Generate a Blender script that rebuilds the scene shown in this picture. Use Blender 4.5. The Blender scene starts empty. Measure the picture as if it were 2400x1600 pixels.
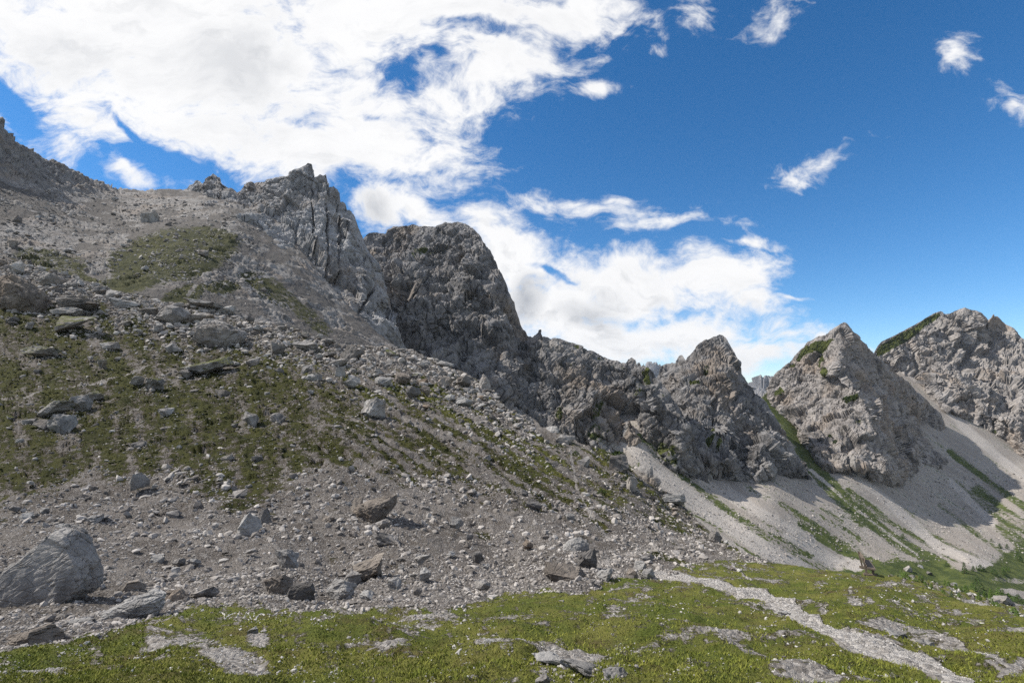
import bpy, bmesh, math, random, time
import numpy as np
from mathutils import Vector, geometry
T0 = time.time()
rng = np.random.default_rng(7)
random.seed(7)
S = bpy.context.scene
COL = S.collection

# ------------------------------------------------------------------ camera, sun, sky, exposure
PITCH = math.radians(6.0)
F = 1200.0                                   # focal length in pixels of a 2400 wide frame
cam_d = bpy.data.cameras.new('camera'); cam = bpy.data.objects.new('camera', cam_d); COL.objects.link(cam)
cam_d.sensor_width = 36.0; cam_d.lens = 18.0; cam_d.clip_start = 0.1; cam_d.clip_end = 60000
cam.location = (0, 0, 0); cam.rotation_euler = (math.pi/2 + PITCH, 0, 0)
S.camera = cam
SUN_AZ, SUN_EL = math.radians(-86), math.radians(46)       # azimuth from +Y towards +X
sun_d = bpy.data.lights.new('sun', 'SUN'); sun = bpy.data.objects.new('sun', sun_d); COL.objects.link(sun)
sun_d.energy = 5.0; sun_d.angle = math.radians(0.55); sun_d.color = (1.0, 0.94, 0.85)
sd = Vector((math.sin(SUN_AZ)*math.cos(SUN_EL), math.cos(SUN_AZ)*math.cos(SUN_EL), math.sin(SUN_EL)))
sun.rotation_euler = (-sd).to_track_quat('-Z', 'Y').to_euler()
S.view_settings.view_transform = 'Standard'; S.view_settings.look = 'None'
S.view_settings.exposure = 0.34; S.view_settings.gamma = 1.0; S.view_settings.use_curve_mapping = False
HAZE = 2.5e-5
S.render.engine = 'CYCLES'; S.cycles.volume_bounces = 0
S.cycles.use_denoising = False; S.cycles.max_bounces = 5; S.cycles.diffuse_bounces = 3; S.cycles.glossy_bounces = 2
S.cycles.transparent_max_bounces = 8; S.cycles.caustics_reflective = False; S.cycles.caustics_refractive = False

def ab(u, v):
    X, Z = (u-1200)/F, (800-v)/F
    wy = math.cos(PITCH)-Z*math.sin(PITCH); wz = math.sin(PITCH)+Z*math.cos(PITCH)
    return X/wy, wz/wy

def build_world():
    w = bpy.data.worlds.new('World'); S.world = w; w.use_nodes = True
    nt = w.node_tree; nt.nodes.clear(); N = nt.nodes.new; L = nt.links.new
    def math_(op, a, b=None, c=None):
        n = N('ShaderNodeMath'); n.operation = op
        for i, x in enumerate((a, b, c)):
            if x is None: continue
            if isinstance(x, (int, float)): n.inputs[i].default_value = x
            else: L(x, n.inputs[i])
        return n.outputs[0]
    def ramp01(x, lo, hi, smooth=True, tlo=0.0, thi=1.0):
        n = N('ShaderNodeMapRange'); n.interpolation_type = 'SMOOTHSTEP' if smooth else 'LINEAR'
        n.inputs['From Min'].default_value = lo; n.inputs['From Max'].default_value = hi
        n.inputs['To Min'].default_value = tlo; n.inputs['To Max'].default_value = thi
        L(x, n.inputs['Value']); return n.outputs['Result']
    tc = N('ShaderNodeTexCoord'); D = tc.outputs['Generated']
    sky = N('ShaderNodeTexSky'); sky.sky_type = 'NISHITA'; sky.sun_disc = False
    sky.sun_elevation = SUN_EL; sky.sun_rotation = SUN_AZ
    sky.altitude = 2300; sky.air_density = 1.0; sky.dust_density = 0.15; sky.ozone_density = 2.5
    hs = N('ShaderNodeHueSaturation'); hs.inputs['Saturation'].default_value = 1.30; hs.inputs['Value'].default_value = 1.5
    hs.inputs['Hue'].default_value = 0.4985
    L(sky.outputs[0], hs.inputs['Color'])
    sep = N('ShaderNodeSeparateXYZ'); L(D, sep.inputs[0])
    ysafe = math_('MAXIMUM', sep.outputs[1], 0.05)
    a = math_('DIVIDE', sep.outputs[0], ysafe); b = math_('DIVIDE', sep.outputs[2], ysafe)
    cmb = N('ShaderNodeCombineXYZ'); L(a, cmb.inputs[0]); L(b, cmb.inputs[1])
    def noise(vec, scale, detail, rough=0.55, dist=0.0, lac=2.0):
        n = N('ShaderNodeTexNoise'); n.inputs['Scale'].default_value = scale; n.inputs['Detail'].default_value = detail
        n.inputs['Roughness'].default_value = rough; n.inputs['Distortion'].default_value = dist; n.inputs['Lacunarity'].default_value = lac
        L(vec, n.inputs['Vector']); return n
    # domain warp
    wn = noise(cmb.outputs[0], 3.2, 4)
    vm = N('ShaderNodeVectorMath'); vm.operation = 'SUBTRACT'; L(wn.outputs['Color'], vm.inputs[0]); vm.inputs[1].default_value = (.5, .5, .5)
    vs = N('ShaderNodeVectorMath'); vs.operation = 'SCALE'; L(vm.outputs[0], vs.inputs[0]); vs.inputs['Scale'].default_value = 0.17
    va = N('ShaderNodeVectorMath'); va.operation = 'ADD'; L(cmb.outputs[0], va.inputs[0]); L(vs.outputs[0], va.inputs[1])
    flat = N('ShaderNodeVectorMath'); flat.operation = 'MULTIPLY'; L(va.outputs[0], flat.inputs[0]); flat.inputs[1].default_value = (1, 1, 0)
    def blob(u, v, ru, rv, ang, wgt):
        m = N('ShaderNodeMapping'); m.vector_type = 'TEXTURE'
        ca, cb = ab(u, v)
        m.inputs['Location'].default_value = (ca, cb, 0)
        m.inputs['Rotation'].default_value = (0, 0, -math.radians(ang))
        m.inputs['Scale'].default_value = (ru/F, rv/F, 1)
        L(flat.outputs[0], m.inputs['Vector'])
        ln = N('ShaderNodeVectorMath'); ln.operation = 'LENGTH'; L(m.outputs[0], ln.inputs[0])
        return math_('MULTIPLY', math_('SUBTRACT', 1.0, ln.outputs['Value']), wgt)
    big = [(430, 90, 760, 330, 6, 1.5), (1000, 20, 620, 150, -6, 1.3), (880, 320, 300, 150, 22, 1.2), (560, 320, 420, 130, 16, 1.2),
           (190, 270, 290, 80, 34, .9), (1330, 30, 260, 75, -10, 1.0), (1130, 175, 280, 110, -30, 1.1), (20, 60, 500, 160, 25, 1.2),
           (300, 400, 90, 26, 45, .6)]
    low = [(885, 488, 95, 80, 0, 1.3), (985, 505, 110, 50, 30, 1.0), (1120, 545, 110, 60, 30, 1.0), (1190, 620, 150, 95, 45, 1.2),
           (1255, 720, 190, 95, 20, 1.3), (1440, 680, 300, 95, -2, 1.2), (1640, 655, 170, 85, -8, 1.2), (1480, 790, 380, 90, 3, 1.2),
           (1740, 830, 230, 60, 4, .9), (1850, 800, 130, 36, -4, .7), (1740, 720, 110, 40, 5, .6)]
    thin = [(1390, 500, 120, 30, 8, .36), (1340, 485, 40, 24, 0, .4), (1440, 480, 36, 14, -10, .3), (1540, 527, 120, 24, 4, .34), (1735, 577, 85, 16, 0, .6), (1950, 385, 120, 30, -20, .62), (1825, 30, 60, 42, -30, .5),
            (2240, 155, 50, 32, -45, .5), (2385, 258, 50, 45, 35, .6), (1380, 203, 45, 20, 0, .5), (1552, 120, 26, 14, 0, .5),
            (1620, 8, 80, 16, 0, .45), (1850, 705, 60, 9, 4, .5), (2020, 800, 30, 10, 0, .45)]
    holes = [(1085, 72, 150, 36, 8, .66), (925, 185, 75, 52, 45, .52), (395, 395, 130, 44, 12, .66), (20, 235, 120, 40, 42, .72),
             (330, 320, 90, 18, 42, .45), (870, 268, 60, 18, 10, .45), (1290, 640, 70, 12, 20, .5), (1650, 560, 120, 16, 2, .5), (1000, 130, 40, 18, 30, .4)]
    def union(bs):
        r = None
        for q in bs:
            x = blob(*q)
            r = x if r is None else math_('SMOOTH_MAX', r, x, 0.12)
        return r
    dens_thick = union(big+low); dens_thin = union(thin)
    dens = math_('MAXIMUM', dens_thick, dens_thin)
    hol = None
    for q in holes:
        x = math_('MAXIMUM', blob(*q), 0.0)
        hol = x if hol is None else math_('ADD', hol, x)
    dens = math_('SUBTRACT', dens, math_('MULTIPLY', hol, 1.7))
    # outside the frame the cloud cover goes on with the same look
    n_out = noise(D, 2.3, 4)
    d_out = math_('MULTIPLY', math_('SUBTRACT', n_out.outputs['Fac'], 0.47), 3.4)
    m1 = ramp01(math_('ABSOLUTE', a), 1.05, 1.45); m2 = ramp01(b, 0.86, 1.1); m3 = ramp01(sep.outputs[1], 0.22, 0.1)
    mask = math_('MAXIMUM', m1, math_('MAXIMUM', m2, m3))
    mx = N('ShaderNodeMix'); mx.data_type = 'FLOAT'; L(mask, mx.inputs['Factor']); L(dens, mx.inputs['A']); L(d_out, mx.inputs['B'])
    dens = mx.outputs['Result']
    # edge noise: fine curls plus streaks drawn out along the wind
    mp = N('ShaderNodeMapping'); mp.inputs['Rotation'].default_value = (0, 0, math.radians(28)); mp.inputs['Scale'].default_value = (1.0, 1.7, 1.0)
    L(va.outputs[0], mp.inputs['Vector'])
    e1 = noise(mp.outputs[0], 6.0, 12, 0.66, 0.35)
    e2 = noise(D, 26.0, 8, 0.6, 0.3)
    ed = math_('ADD', math_('MULTIPLY', math_('SUBTRACT', e1.outputs['Fac'], 0.5), 3.6), math_('MULTIPLY', math_('SUBTRACT', e2.outputs['Fac'], 0.5), 0.9))
    dd = math_('ADD', dens, ed)
    alpha = ramp01(dd, -0.22, 0.72)
    alpha = math_('POWER', alpha, 0.95)
    thick = ramp01(dd, 0.2, 1.3)
    # cloud shading: bright with soft grey bellies, greyer low down
    s1 = noise(mp.outputs[0], 4.2, 7, 0.55, 0.2)
    belly = math_('MULTIPLY', ramp01(s1.outputs['Fac'], 0.5, 0.68), thick)
    lowf = ramp01(b, 0.30, 0.08)
    s2 = noise(mp.outputs[0], 2.3, 9, 0.62, 0.4)
    mo = N('ShaderNodeVectorMath'); mo.operation = 'ADD'; L(mp.outputs[0], mo.inputs[0]); mo.inputs[1].default_value = (-0.022, 0.030, 0)
    e1b = noise(mo.outputs[0], 6.0, 7, 0.58, 0.35); e1c = noise(mp.outputs[0], 6.0, 7, 0.58, 0.35)
    relief = math_('MULTIPLY', ramp01(math_('SUBTRACT', e1b.outputs['Fac'], e1c.outputs['Fac']), 0.0, 0.13), math_('ADD', 0.20, math_('MULTIPLY', ramp01(b, 0.55, 0.2), 0.35)))
    soft = math_('MULTIPLY', ramp01(s2.outputs['Fac'], 0.44, 0.66), 0.26)
    fac = math_('MULTIPLY', belly, math_('ADD', 0.16, math_('MULTIPLY', lowf, 0.75)))
    g2 = math_('MULTIPLY', math_('MAXIMUM', blob(1230, 700, 60, 75, 20, 1.0), 0.0), 0.9)
    g3 = math_('MULTIPLY', math_('MAXIMUM', blob(1370, 725, 80, 45, 0, 1.0), 0.0), 0.6)
    g4 = math_('MULTIPLY', math_('MAXIMUM', blob(870, 510, 70, 60, 30, 1.0), 0.0), 0.35)
    fac = math_('MINIMUM', math_('ADD', math_('ADD', fac, math_('MULTIPLY', thick, math_('ADD', soft, relief))), math_('ADD', g2, math_('ADD', g3, g4))), 1.0)
    cc = N('ShaderNodeMix'); cc.data_type = 'RGBA'; L(fac, cc.inputs['Factor'])
    cc.inputs['A'].default_value = (9.4, 9.4, 9.45, 1); cc.inputs['B'].default_value = (4.0, 4.25, 4.7, 1)
    # thin cloud near the low right horizon is a little darker than the big blown-out bank
    mxs = N('ShaderNodeMix'); mxs.data_type = 'RGBA'; L(alpha, mxs.inputs['Factor']); L(hs.outputs[0], mxs.inputs['A']); L(cc.outputs['Result'], mxs.inputs['B'])
    bg = N('ShaderNodeBackground'); bg.inputs['Strength'].default_value = 0.084; L(mxs.outputs['Result'], bg.inputs['Color'])
    out = N('ShaderNodeOutputWorld'); L(bg.outputs[0], out.inputs['Surface'])
build_world()

# ------------------------------------------------------------------ numpy noise
def _h(ix, iy, iz, seed):
    h = (ix.astype(np.uint32)*np.uint32(374761393) + iy.astype(np.uint32)*np.uint32(668265263) + iz.astype(np.uint32)*np.uint32(2147483647) + np.uint32((seed*1274126177+11) & 0xffffffff))
    h = (h ^ (h >> np.uint32(13)))*np.uint32(1274126177)
    h = (h ^ (h >> np.uint32(16)))*np.uint32(2246822519)
    return h ^ (h >> np.uint32(15))
def _r(h): return (h & np.uint32(0xffffff)).astype(np.float32)/np.float32(0xffffff)
def perlin(p, seed=0):
    p = p.astype(np.float32); i = np.floor(p).astype(np.int64); f = p-i
    w = f*f*f*(f*(f*6-15)+10); out = 0
    for dx in (0, 1):
        for dy in (0, 1):
            for dz in (0, 1):
                h = _h(i[:, 0]+dx, i[:, 1]+dy, i[:, 2]+dz, seed)
                gx = ((h & np.uint32(1023)).astype(np.float32)/511.5-1); gy = (((h >> np.uint32(10)) & np.uint32(1023)).astype(np.float32)/511.5-1); gz = (((h >> np.uint32(20)) & np.uint32(1023)).astype(np.float32)/511.5-1)
                d = gx*(f[:, 0]-dx)+gy*(f[:, 1]-dy)+gz*(f[:, 2]-dz)
                ww = (w[:, 0] if dx else 1-w[:, 0])*(w[:, 1] if dy else 1-w[:, 1])*(w[:, 2] if dz else 1-w[:, 2])
                out = out+ww*d
    return out*1.4
def fbm(p, octs=5, gain=0.5, lac=2.03, seed=0, ridged=False):
    p = np.asarray(p, np.float32); a, s, tot = 1.0, 0.0, 0.0
    for o in range(octs):
        n = perlin(p*lac**o+np.float32(17.3*o), seed+o)
        if ridged: n = 1-2*np.abs(n)*1.3
        s = s+a*n; tot += a; a *= gain
    return s/tot
def facets(p, seed=0):
    """blocky rock: every cell is a tilted plate; returns height, edge distance, cell tone"""
    p = np.asarray(p, np.float32); i = np.floor(p).astype(np.int64); n = len(p)
    f1 = np.full(n, 9, np.float32); f2 = np.full(n, 9, np.float32); hh = np.zeros(n, np.uint32); off = np.zeros((n, 3), np.float32)
    for dx in (-1, 0, 1):
        for dy in (-1, 0, 1):
            for dz in (-1, 0, 1):
                cx, cy, cz = i[:, 0]+dx, i[:, 1]+dy, i[:, 2]+dz
                h = _h(cx, cy, cz, seed)
                ox = p[:, 0]-(cx+(h & np.uint32(1023))/1023.0); oy = p[:, 1]-(cy+((h >> np.uint32(10)) & np.uint32(1023))/1023.0); oz = p[:, 2]-(cz+((h >> np.uint32(20)) & np.uint32(1023))/1023.0)
                d = np.sqrt(ox*ox+oy*oy+oz*oz).astype(np.float32)
                near = d < f1
                f2 = np.where(near, f1, np.minimum(f2, d)); f1 = np.where(near, d, f1); hh = np.where(near, h, hh)
                off[near] = np.stack([ox, oy, oz], 1)[near]
    a = _h(hh.astype(np.int64), hh.astype(np.int64)*0+3, hh.astype(np.int64)*0, seed+5); b = _h(hh.astype(np.int64), hh.astype(np.int64)*0+7, hh.astype(np.int64)*0, seed+9)
    g = np.stack([_r(a)-.5, _r(a >> np.uint32(8))-.5, _r(b)-.5], 1)*2
    height = (off*g).sum(1)*0.9+(_r(b >> np.uint32(8))-.5)*0.8
    return height, f2-f1, _r(a >> np.uint32(4))
def smooth(x, lo, hi):
    t = np.clip((x-lo)/(hi-lo), 0, 1); return t*t*(3-2*t)
def tps(pts, vals, q, lam=1e-3):
    pts = np.asarray(pts, float); n = len(pts)
    def K(a, b):
        r2 = ((a[:, None, :]-b[None, :, :])**2).sum(2)+1e-9
        return 0.5*r2*np.log(r2)
    A = np.zeros((n+3, n+3)); A[:n, :n] = K(pts, pts)+lam*np.eye(n); A[:n, n] = 1; A[:n, n+1:] = pts; A[n, :n] = 1; A[n+1:, :n] = pts.T
    c = np.linalg.solve(A, np.concatenate([vals, [0, 0, 0]]))
    out = np.empty(len(q))
    for k in range(0, len(q), 60000):
        qq = q[k:k+60000]; out[k:k+60000] = K(qq, pts)@c[:n]+c[n]+qq@c[n+1:]
    return out
def linear_field(pts, vals, q):
    """piecewise linear over a Delaunay triangulation"""
    vs, es, fs, ov, oe, of = geometry.delaunay_2d_cdt([Vector(p) for p in pts], [], [], 0, 1e-4)
    P = np.array([tuple(v) for v in vs]); V = np.array([vals[o[0]] if o else 0 for o in ov])
    out = np.full(len(q), np.nan)
    for f in fs:
        A, B, C = P[f[0]], P[f[1]], P[f[2]]
        lo = np.minimum(np.minimum(A, B), C)-.5; hi = np.maximum(np.maximum(A, B), C)+.5
        m = np.where((q[:, 0] >= lo[0]) & (q[:, 0] <= hi[0]) & (q[:, 1] >= lo[1]) & (q[:, 1] <= hi[1]))[0]
        if not len(m): continue
        d = (B[1]-C[1])*(A[0]-C[0])+(C[0]-B[0])*(A[1]-C[1])
        if abs(d) < 1e-9: continue
        l0 = ((B[1]-C[1])*(q[m, 0]-C[0])+(C[0]-B[0])*(q[m, 1]-C[1]))/d
        l1 = ((C[1]-A[1])*(q[m, 0]-C[0])+(A[0]-C[0])*(q[m, 1]-C[1]))/d
        l2 = 1-l0-l1
        ok = (l0 > -1e-3) & (l1 > -1e-3) & (l2 > -1e-3)
        out[m[ok]] = l0[ok]*V[f[0]]+l1[ok]*V[f[1]]+l2[ok]*V[f[2]]
    bad = np.where(np.isnan(out))[0]
    for k in range(0, len(bad), 4000):
        b = bad[k:k+4000]
        out[b] = V[np.argmin(((q[b][:, None, :]-P[None])**2).sum(2), 1)]
    return out
def ray(u, v, y):
    """world points seen at pixel (u,v) of the survey photo, y metres ahead"""
    u = np.asarray(u, float); v = np.asarray(v, float); X = (u-1200)/F; Z = (800-v)/F
    wy = math.cos(PITCH)-Z*math.sin(PITCH); wz = math.sin(PITCH)+Z*math.cos(PITCH)
    return np.stack([X*y/wy, y+0*X, wz*y/wy], -1)
def project(p):
    p = np.asarray(p); c, s = math.cos(PITCH), math.sin(PITCH)
    d = p[..., 1]*c+p[..., 2]*s; h = -p[..., 1]*s+p[..., 2]*c
    return 1200+F*p[..., 0]/d, 800-F*h/d
def seg_dist(u, v, line):
    """distance to a polyline and the place along it"""
    best = np.full(u.shape, 1e9); tt = np.zeros(u.shape); n = len(line)-1
    for k in range(n):
        (x0, y0), (x1, y1) = line[k][:2], line[k+1][:2]
        dx, dy = x1-x0, y1-y0; t = np.clip(((u-x0)*dx+(v-y0)*dy)/(dx*dx+dy*dy+1e-9), 0, 1)
        d = np.hypot(u-x0-t*dx, v-y0-t*dy); m = d < best
        best = np.where(m, d, best); tt = np.where(m, (k+t)/n, tt)
    return best, tt
def strokes(u, v, lines):
    out = np.zeros(u.shape)
    for line, w, s in lines:
        d, t = seg_dist(u, v, line); out = np.maximum(out, s*(1-smooth(d, w*.35, w*1.25)))
    return out
def ell(u, v, lst):
    out = np.zeros(u.shape)
    for (cu, cv, ru, rv, ang, s) in lst:
        c, n = math.cos(math.radians(ang)), math.sin(math.radians(ang)); du, dv = u-cu, v-cv
        r = np.hypot((du*c+dv*n)/ru, (-du*n+dv*c)/rv); out = np.maximum(out, s*(1-smooth(r, .55, 1.15)))
    return out

# ------------------------------------------------------------------ mesh helpers
def mesh_from(name, verts, faces, attrs=None, smooth_=False, corners=None):
    me = bpy.data.meshes.new(name); verts = np.ascontiguousarray(verts, np.float32).reshape(-1, 3); faces = np.ascontiguousarray(faces, np.int32)
    k = faces.shape[1]
    me.vertices.add(len(verts)); me.vertices.foreach_set('co', verts.ravel())
    me.loops.add(faces.size); me.loops.foreach_set('vertex_index', faces.ravel())
    me.polygons.add(len(faces)); me.polygons.foreach_set('loop_start', np.arange(0, faces.size, k, dtype=np.int32))
    me.polygons.foreach_set('loop_total', np.full(len(faces), k, np.int32))
    me.polygons.foreach_set('use_smooth', np.full(len(faces), bool(smooth_)))
    for nm, val in (attrs or {}).items():
        a = me.attributes.new(nm, 'FLOAT', 'POINT'); a.data.foreach_set('value', np.ascontiguousarray(val, np.float32).ravel())
    me.update(); me.validate(); return me
def add_obj(name, me, mat=None, parent=None, label=None, cat=None, group=None, kind=None):
    o = bpy.data.objects.new(name, me); COL.objects.link(o)
    if mat is not None and me is not None and not me.materials: me.materials.append(mat)
    if parent is not None: o.parent = parent
    for k, v in (('label', label), ('category', cat), ('group', group), ('kind', kind)):
        if v: o[k] = v
    return o
def grid_faces(nr, nc):
    i = np.arange(nr*nc).reshape(nr, nc)
    return np.stack([i[:-1, :-1].ravel(), i[1:, :-1].ravel(), i[1:, 1:].ravel(), i[:-1, 1:].ravel()], 1)

# ------------------------------------------------------------------ materials
class NT:
    def __init__(s, name):
        s.m = bpy.data.materials.new(name); s.m.use_nodes = True; s.t = s.m.node_tree; s.t.nodes.clear()
        s.N = s.t.nodes.new; s.L = s.t.links.new
        s.geo = s.N('ShaderNodeNewGeometry'); s.P = s.geo.outputs['Position']
    def _in(s, sock, x):
        if x is None: return
        if isinstance(x, (int, float)): sock.default_value = x
        elif isinstance(x, tuple): sock.default_value = x if len(x) == 4 or sock.type == 'VECTOR' else (*x, 1)
        else: s.L(x, sock)
    def math(s, op, a, b=None, c=None):
        n = s.N('ShaderNodeMath'); n.operation = op
        for i, x in enumerate((a, b, c)): s._in(n.inputs[i], x)
        return n.outputs[0]
    def mix(s, f, a, b, blend='MIX'):
        n = s.N('ShaderNodeMix'); n.data_type = 'RGBA'; n.blend_type = blend
        s._in(n.inputs['Factor'], f); s._in(n.inputs['A'], a); s._in(n.inputs['B'], b); return n.outputs['Result']
    def ramp(s, x, lo, hi, tlo=0.0, thi=1.0, sm=True):
        n = s.N('ShaderNodeMapRange'); n.interpolation_type = 'SMOOTHSTEP' if sm else 'LINEAR'
        s._in(n.inputs['Value'], x); n.inputs['From Min'].default_value = lo; n.inputs['From Max'].default_value = hi
        n.inputs['To Min'].default_value = tlo; n.inputs['To Max'].default_value = thi; return n.outputs['Result']
    def scaled(s, vec, sc, rot=(0, 0, 0)):
        n = s.N('ShaderNodeMapping'); n.inputs['Scale'].default_value = sc; n.inputs['Rotation'].default_value = rot; s.L(vec, n.inputs['Vector']); return n.outputs[0]
    def noise(s, scale, detail=6, rough=0.55, vec=None, dist=0.0):
        n = s.N('ShaderNodeTexNoise'); n.inputs['Scale'].default_value = scale; n.inputs['Detail'].default_value = detail
        n.inputs['Roughness'].default_value = rough; n.inputs['Distortion'].default_value = dist; s.L(vec if vec is not None else s.P, n.inputs['Vector']); return n.outputs['Fac']
    def voro(s, scale, feature='F1', vec=None, rnd=1.0):
        n = s.N('ShaderNodeTexVoronoi'); n.feature = feature; n.inputs['Scale'].default_value = scale; n.inputs['Randomness'].default_value = rnd
        s.L(vec if vec is not None else s.P, n.inputs['Vector']); return n
    def attr(s, name):
        n = s.N('ShaderNodeAttribute'); n.attribute_name = name; return n.outputs['Fac']
    def bump(s, h, strength, dist, normal=None):
        n = s.N('ShaderNodeBump'); n.inputs['Strength'].default_value = strength; n.inputs['Distance'].default_value = dist
        s.L(h, n.inputs['Height'])
        if normal is not None: s.L(normal, n.inputs['Normal'])
        return n.outputs[0]
    def up(s):
        n = s.N('ShaderNodeSeparateXYZ'); s.L(s.geo.outputs['True Normal'], n.inputs[0]); return n.outputs[2]
    def done(s, col, rough=0.9, normal=None, spec=0.25, extra=None):
        b = s.N('ShaderNodeBsdfPrincipled'); s._in(b.inputs['Base Color'], col); s._in(b.inputs['Roughness'], rough)
        b.inputs['Specular IOR Level'].default_value = spec
        if normal is not None: s.L(normal, b.inputs['Normal'])
        o = s.N('ShaderNodeOutputMaterial'); s.L(b.outputs[0], o.inputs['Surface']); return s.m

def rock_colour(n, k, light, dark, warm):
    """weathered dolomite: mottled grey, ochre staining, pale broken faces, dark lichen streaks; k = feature size in metres"""
    a = n.noise(0.35/k, 8, 0.65); b = n.noise(1.6/k, 8, 0.7); c = n.noise(0.09/k, 5, 0.6)
    st = n.noise(0.7/k, 6, 0.6, vec=n.scaled(n.P, (1, 1, .16)))
    col = n.mix(n.ramp(a, .36, .62), dark, light)
    col = n.mix(n.ramp(b, .47, .68, 0, .55), col, tuple(min(1, x*1.28) for x in light))
    col = n.mix(n.ramp(c, .50, .65, 0, .55), col, warm)
    col = n.mix(n.ramp(st, .52, .66, 0, .75), col, tuple(x*.55 for x in dark))
    return col, a, b
def mat_mountain(name, light, dark, warm, k, grass_c=(.075, .085, .024), grass_d=(.038, .048, .016), scree=(.33, .315, .30), SC0=.44):
    n = NT(name); col, a, b = rock_colour(n, k, light, dark, warm)
    v = n.voro(.55/k, 'DISTANCE_TO_EDGE', vec=n.scaled(n.P, (1, 1, .55), (.3, .2, 0)))
    fine = n.noise(3.5/k, 8, .7)
    g = n.math('ADD', n.attr('grass'), n.math('MULTIPLY', n.math('SUBTRACT', n.noise(1.1/k, 8, .72), .5), 1.7))
    gm = n.ramp(g, .46, .58)
    sc = n.ramp(n.math('ADD', n.attr('scree'), n.math('MULTIPLY', n.math('SUBTRACT', a, .5), .8)), SC0, SC0+.14)
    sp = n.mix(n.ramp(n.noise(2.2/k, 8, .75), .35, .7), tuple(x*.70 for x in scree), tuple(x*1.15 for x in scree))
    sp = n.mix(n.ramp(n.attr('scree'), .30, 1.0, .78, 0), sp, (scree[0]*.52, scree[1]*.50, scree[2]*.48))
    gv = n.voro(9/k); gs = n.N('ShaderNodeSeparateColor'); n.L(gv.outputs['Color'], gs.inputs[0]); sp = n.mix(n.ramp(gs.outputs[0], .78, .95, 0, .5), sp, tuple(x*.45 for x in scree))
    col = n.mix(sc, col, sp)
    gc = n.mix(n.ramp(n.noise(.5/k, 6, .6), .38, .62), grass_d, grass_c)
    col = n.mix(gm, col, gc)
    h = n.math('ADD', n.math('MULTIPLY', n.ramp(v.outputs['Distance'], 0, .10), n.math('MULTIPLY', n.math('SUBTRACT', 1.0, sc), .45)), n.math('ADD', b, n.math('MULTIPLY', fine, 1.5)))
    nr = n.bump(h, .5, .55*k)
    return n.done(col, .93, nr, .15)

def mat_terrain():
    n = NT('hillside_ground')
    grass, path, dark = n.attr('grass'), n.attr('path'), n.attr('lush')
    pv = n.voro(11.); pv2 = n.voro(3.4); pc = n.N('ShaderNodeSeparateColor'); n.L(pv.outputs['Color'], pc.inputs[0]); pc2 = n.N('ShaderNodeSeparateColor'); n.L(pv2.outputs['Color'], pc2.inputs[0])
    big = n.noise(.16, 6, .6); mid = n.noise(1.3, 8, .65); fine = n.noise(9, 8, .7)
    sc = n.mix(n.ramp(big, .38, .62), (.118, .104, .092), (.215, .194, .176))  # hillside scree darker than the valley's: cloud shade put into its base colour
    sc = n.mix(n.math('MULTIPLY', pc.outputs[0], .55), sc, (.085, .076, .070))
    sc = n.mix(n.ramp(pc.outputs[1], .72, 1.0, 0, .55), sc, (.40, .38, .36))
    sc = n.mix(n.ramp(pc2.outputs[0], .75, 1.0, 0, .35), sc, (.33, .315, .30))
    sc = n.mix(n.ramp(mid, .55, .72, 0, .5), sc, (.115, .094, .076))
    pa = n.mix(n.ramp(pc.outputs[2], .1, .9), (.29, .268, .246), (.54, .51, .478))
    sc = n.mix(n.math('MULTIPLY', n.attr('meadow'), .62), sc, pa)
    sc = n.mix(path, sc, pa)
    gn = n.math('ADD', grass, n.math('MULTIPLY', n.math('SUBTRACT', n.noise(.95, 7, .72), .5), 2.0))
    gn = n.math('ADD', gn, n.math('MULTIPLY', n.math('SUBTRACT', n.noise(5.5, 5, .68), .5), 1.2))
    gm = n.math('MULTIPLY', n.ramp(gn, .44, .60), n.math('SUBTRACT', 1.0, n.ramp(path, .35, .6)))
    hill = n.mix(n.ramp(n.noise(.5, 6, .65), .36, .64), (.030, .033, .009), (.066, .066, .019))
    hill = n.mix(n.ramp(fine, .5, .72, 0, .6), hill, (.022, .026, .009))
    mead = n.mix(n.ramp(n.noise(.42, 7, .65), .38, .62), (.112, .138, .028), (.205, .20, .054))
    mead = n.mix(n.ramp(n.noise(.75, 8, .7), .50, .66, 0, .85), mead, (.125, .098, .045))
    mead = n.mix(n.ramp(n.noise(16, 6, .7), .5, .7, 0, .6), mead, (.034, .052, .012))
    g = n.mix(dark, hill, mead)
    rim = n.math('MULTIPLY', n.ramp(gn, .38, .47), n.math('SUBTRACT', 1.0, path))
    col = n.mix(n.math('MULTIPLY', rim, .6), sc, (.105, .083, .055))
    col = n.mix(gm, col, g)
    h = n.math('ADD', n.math('MULTIPLY', pv.outputs['Distance'], -1.2), n.math('ADD', n.math('MULTIPLY', pv2.outputs['Distance'], -.5), n.math('MULTIPLY', n.noise(5, 8, .7), 2.2)))
    hg = n.math('ADD', n.math('MULTIPLY', n.noise(22, 5, .7), 1.3), n.math('MULTIPLY', n.noise(3, 6, .6), 2.0))
    hm = n.N('ShaderNodeMix'); hm.data_type = 'FLOAT'; n.L(gm, hm.inputs['Factor']); n.L(h, hm.inputs['A']); n.L(hg, hm.inputs['B'])
    return n.done(col, .95, n.bump(hm.outputs['Result'], .9, .14), .12)

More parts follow.
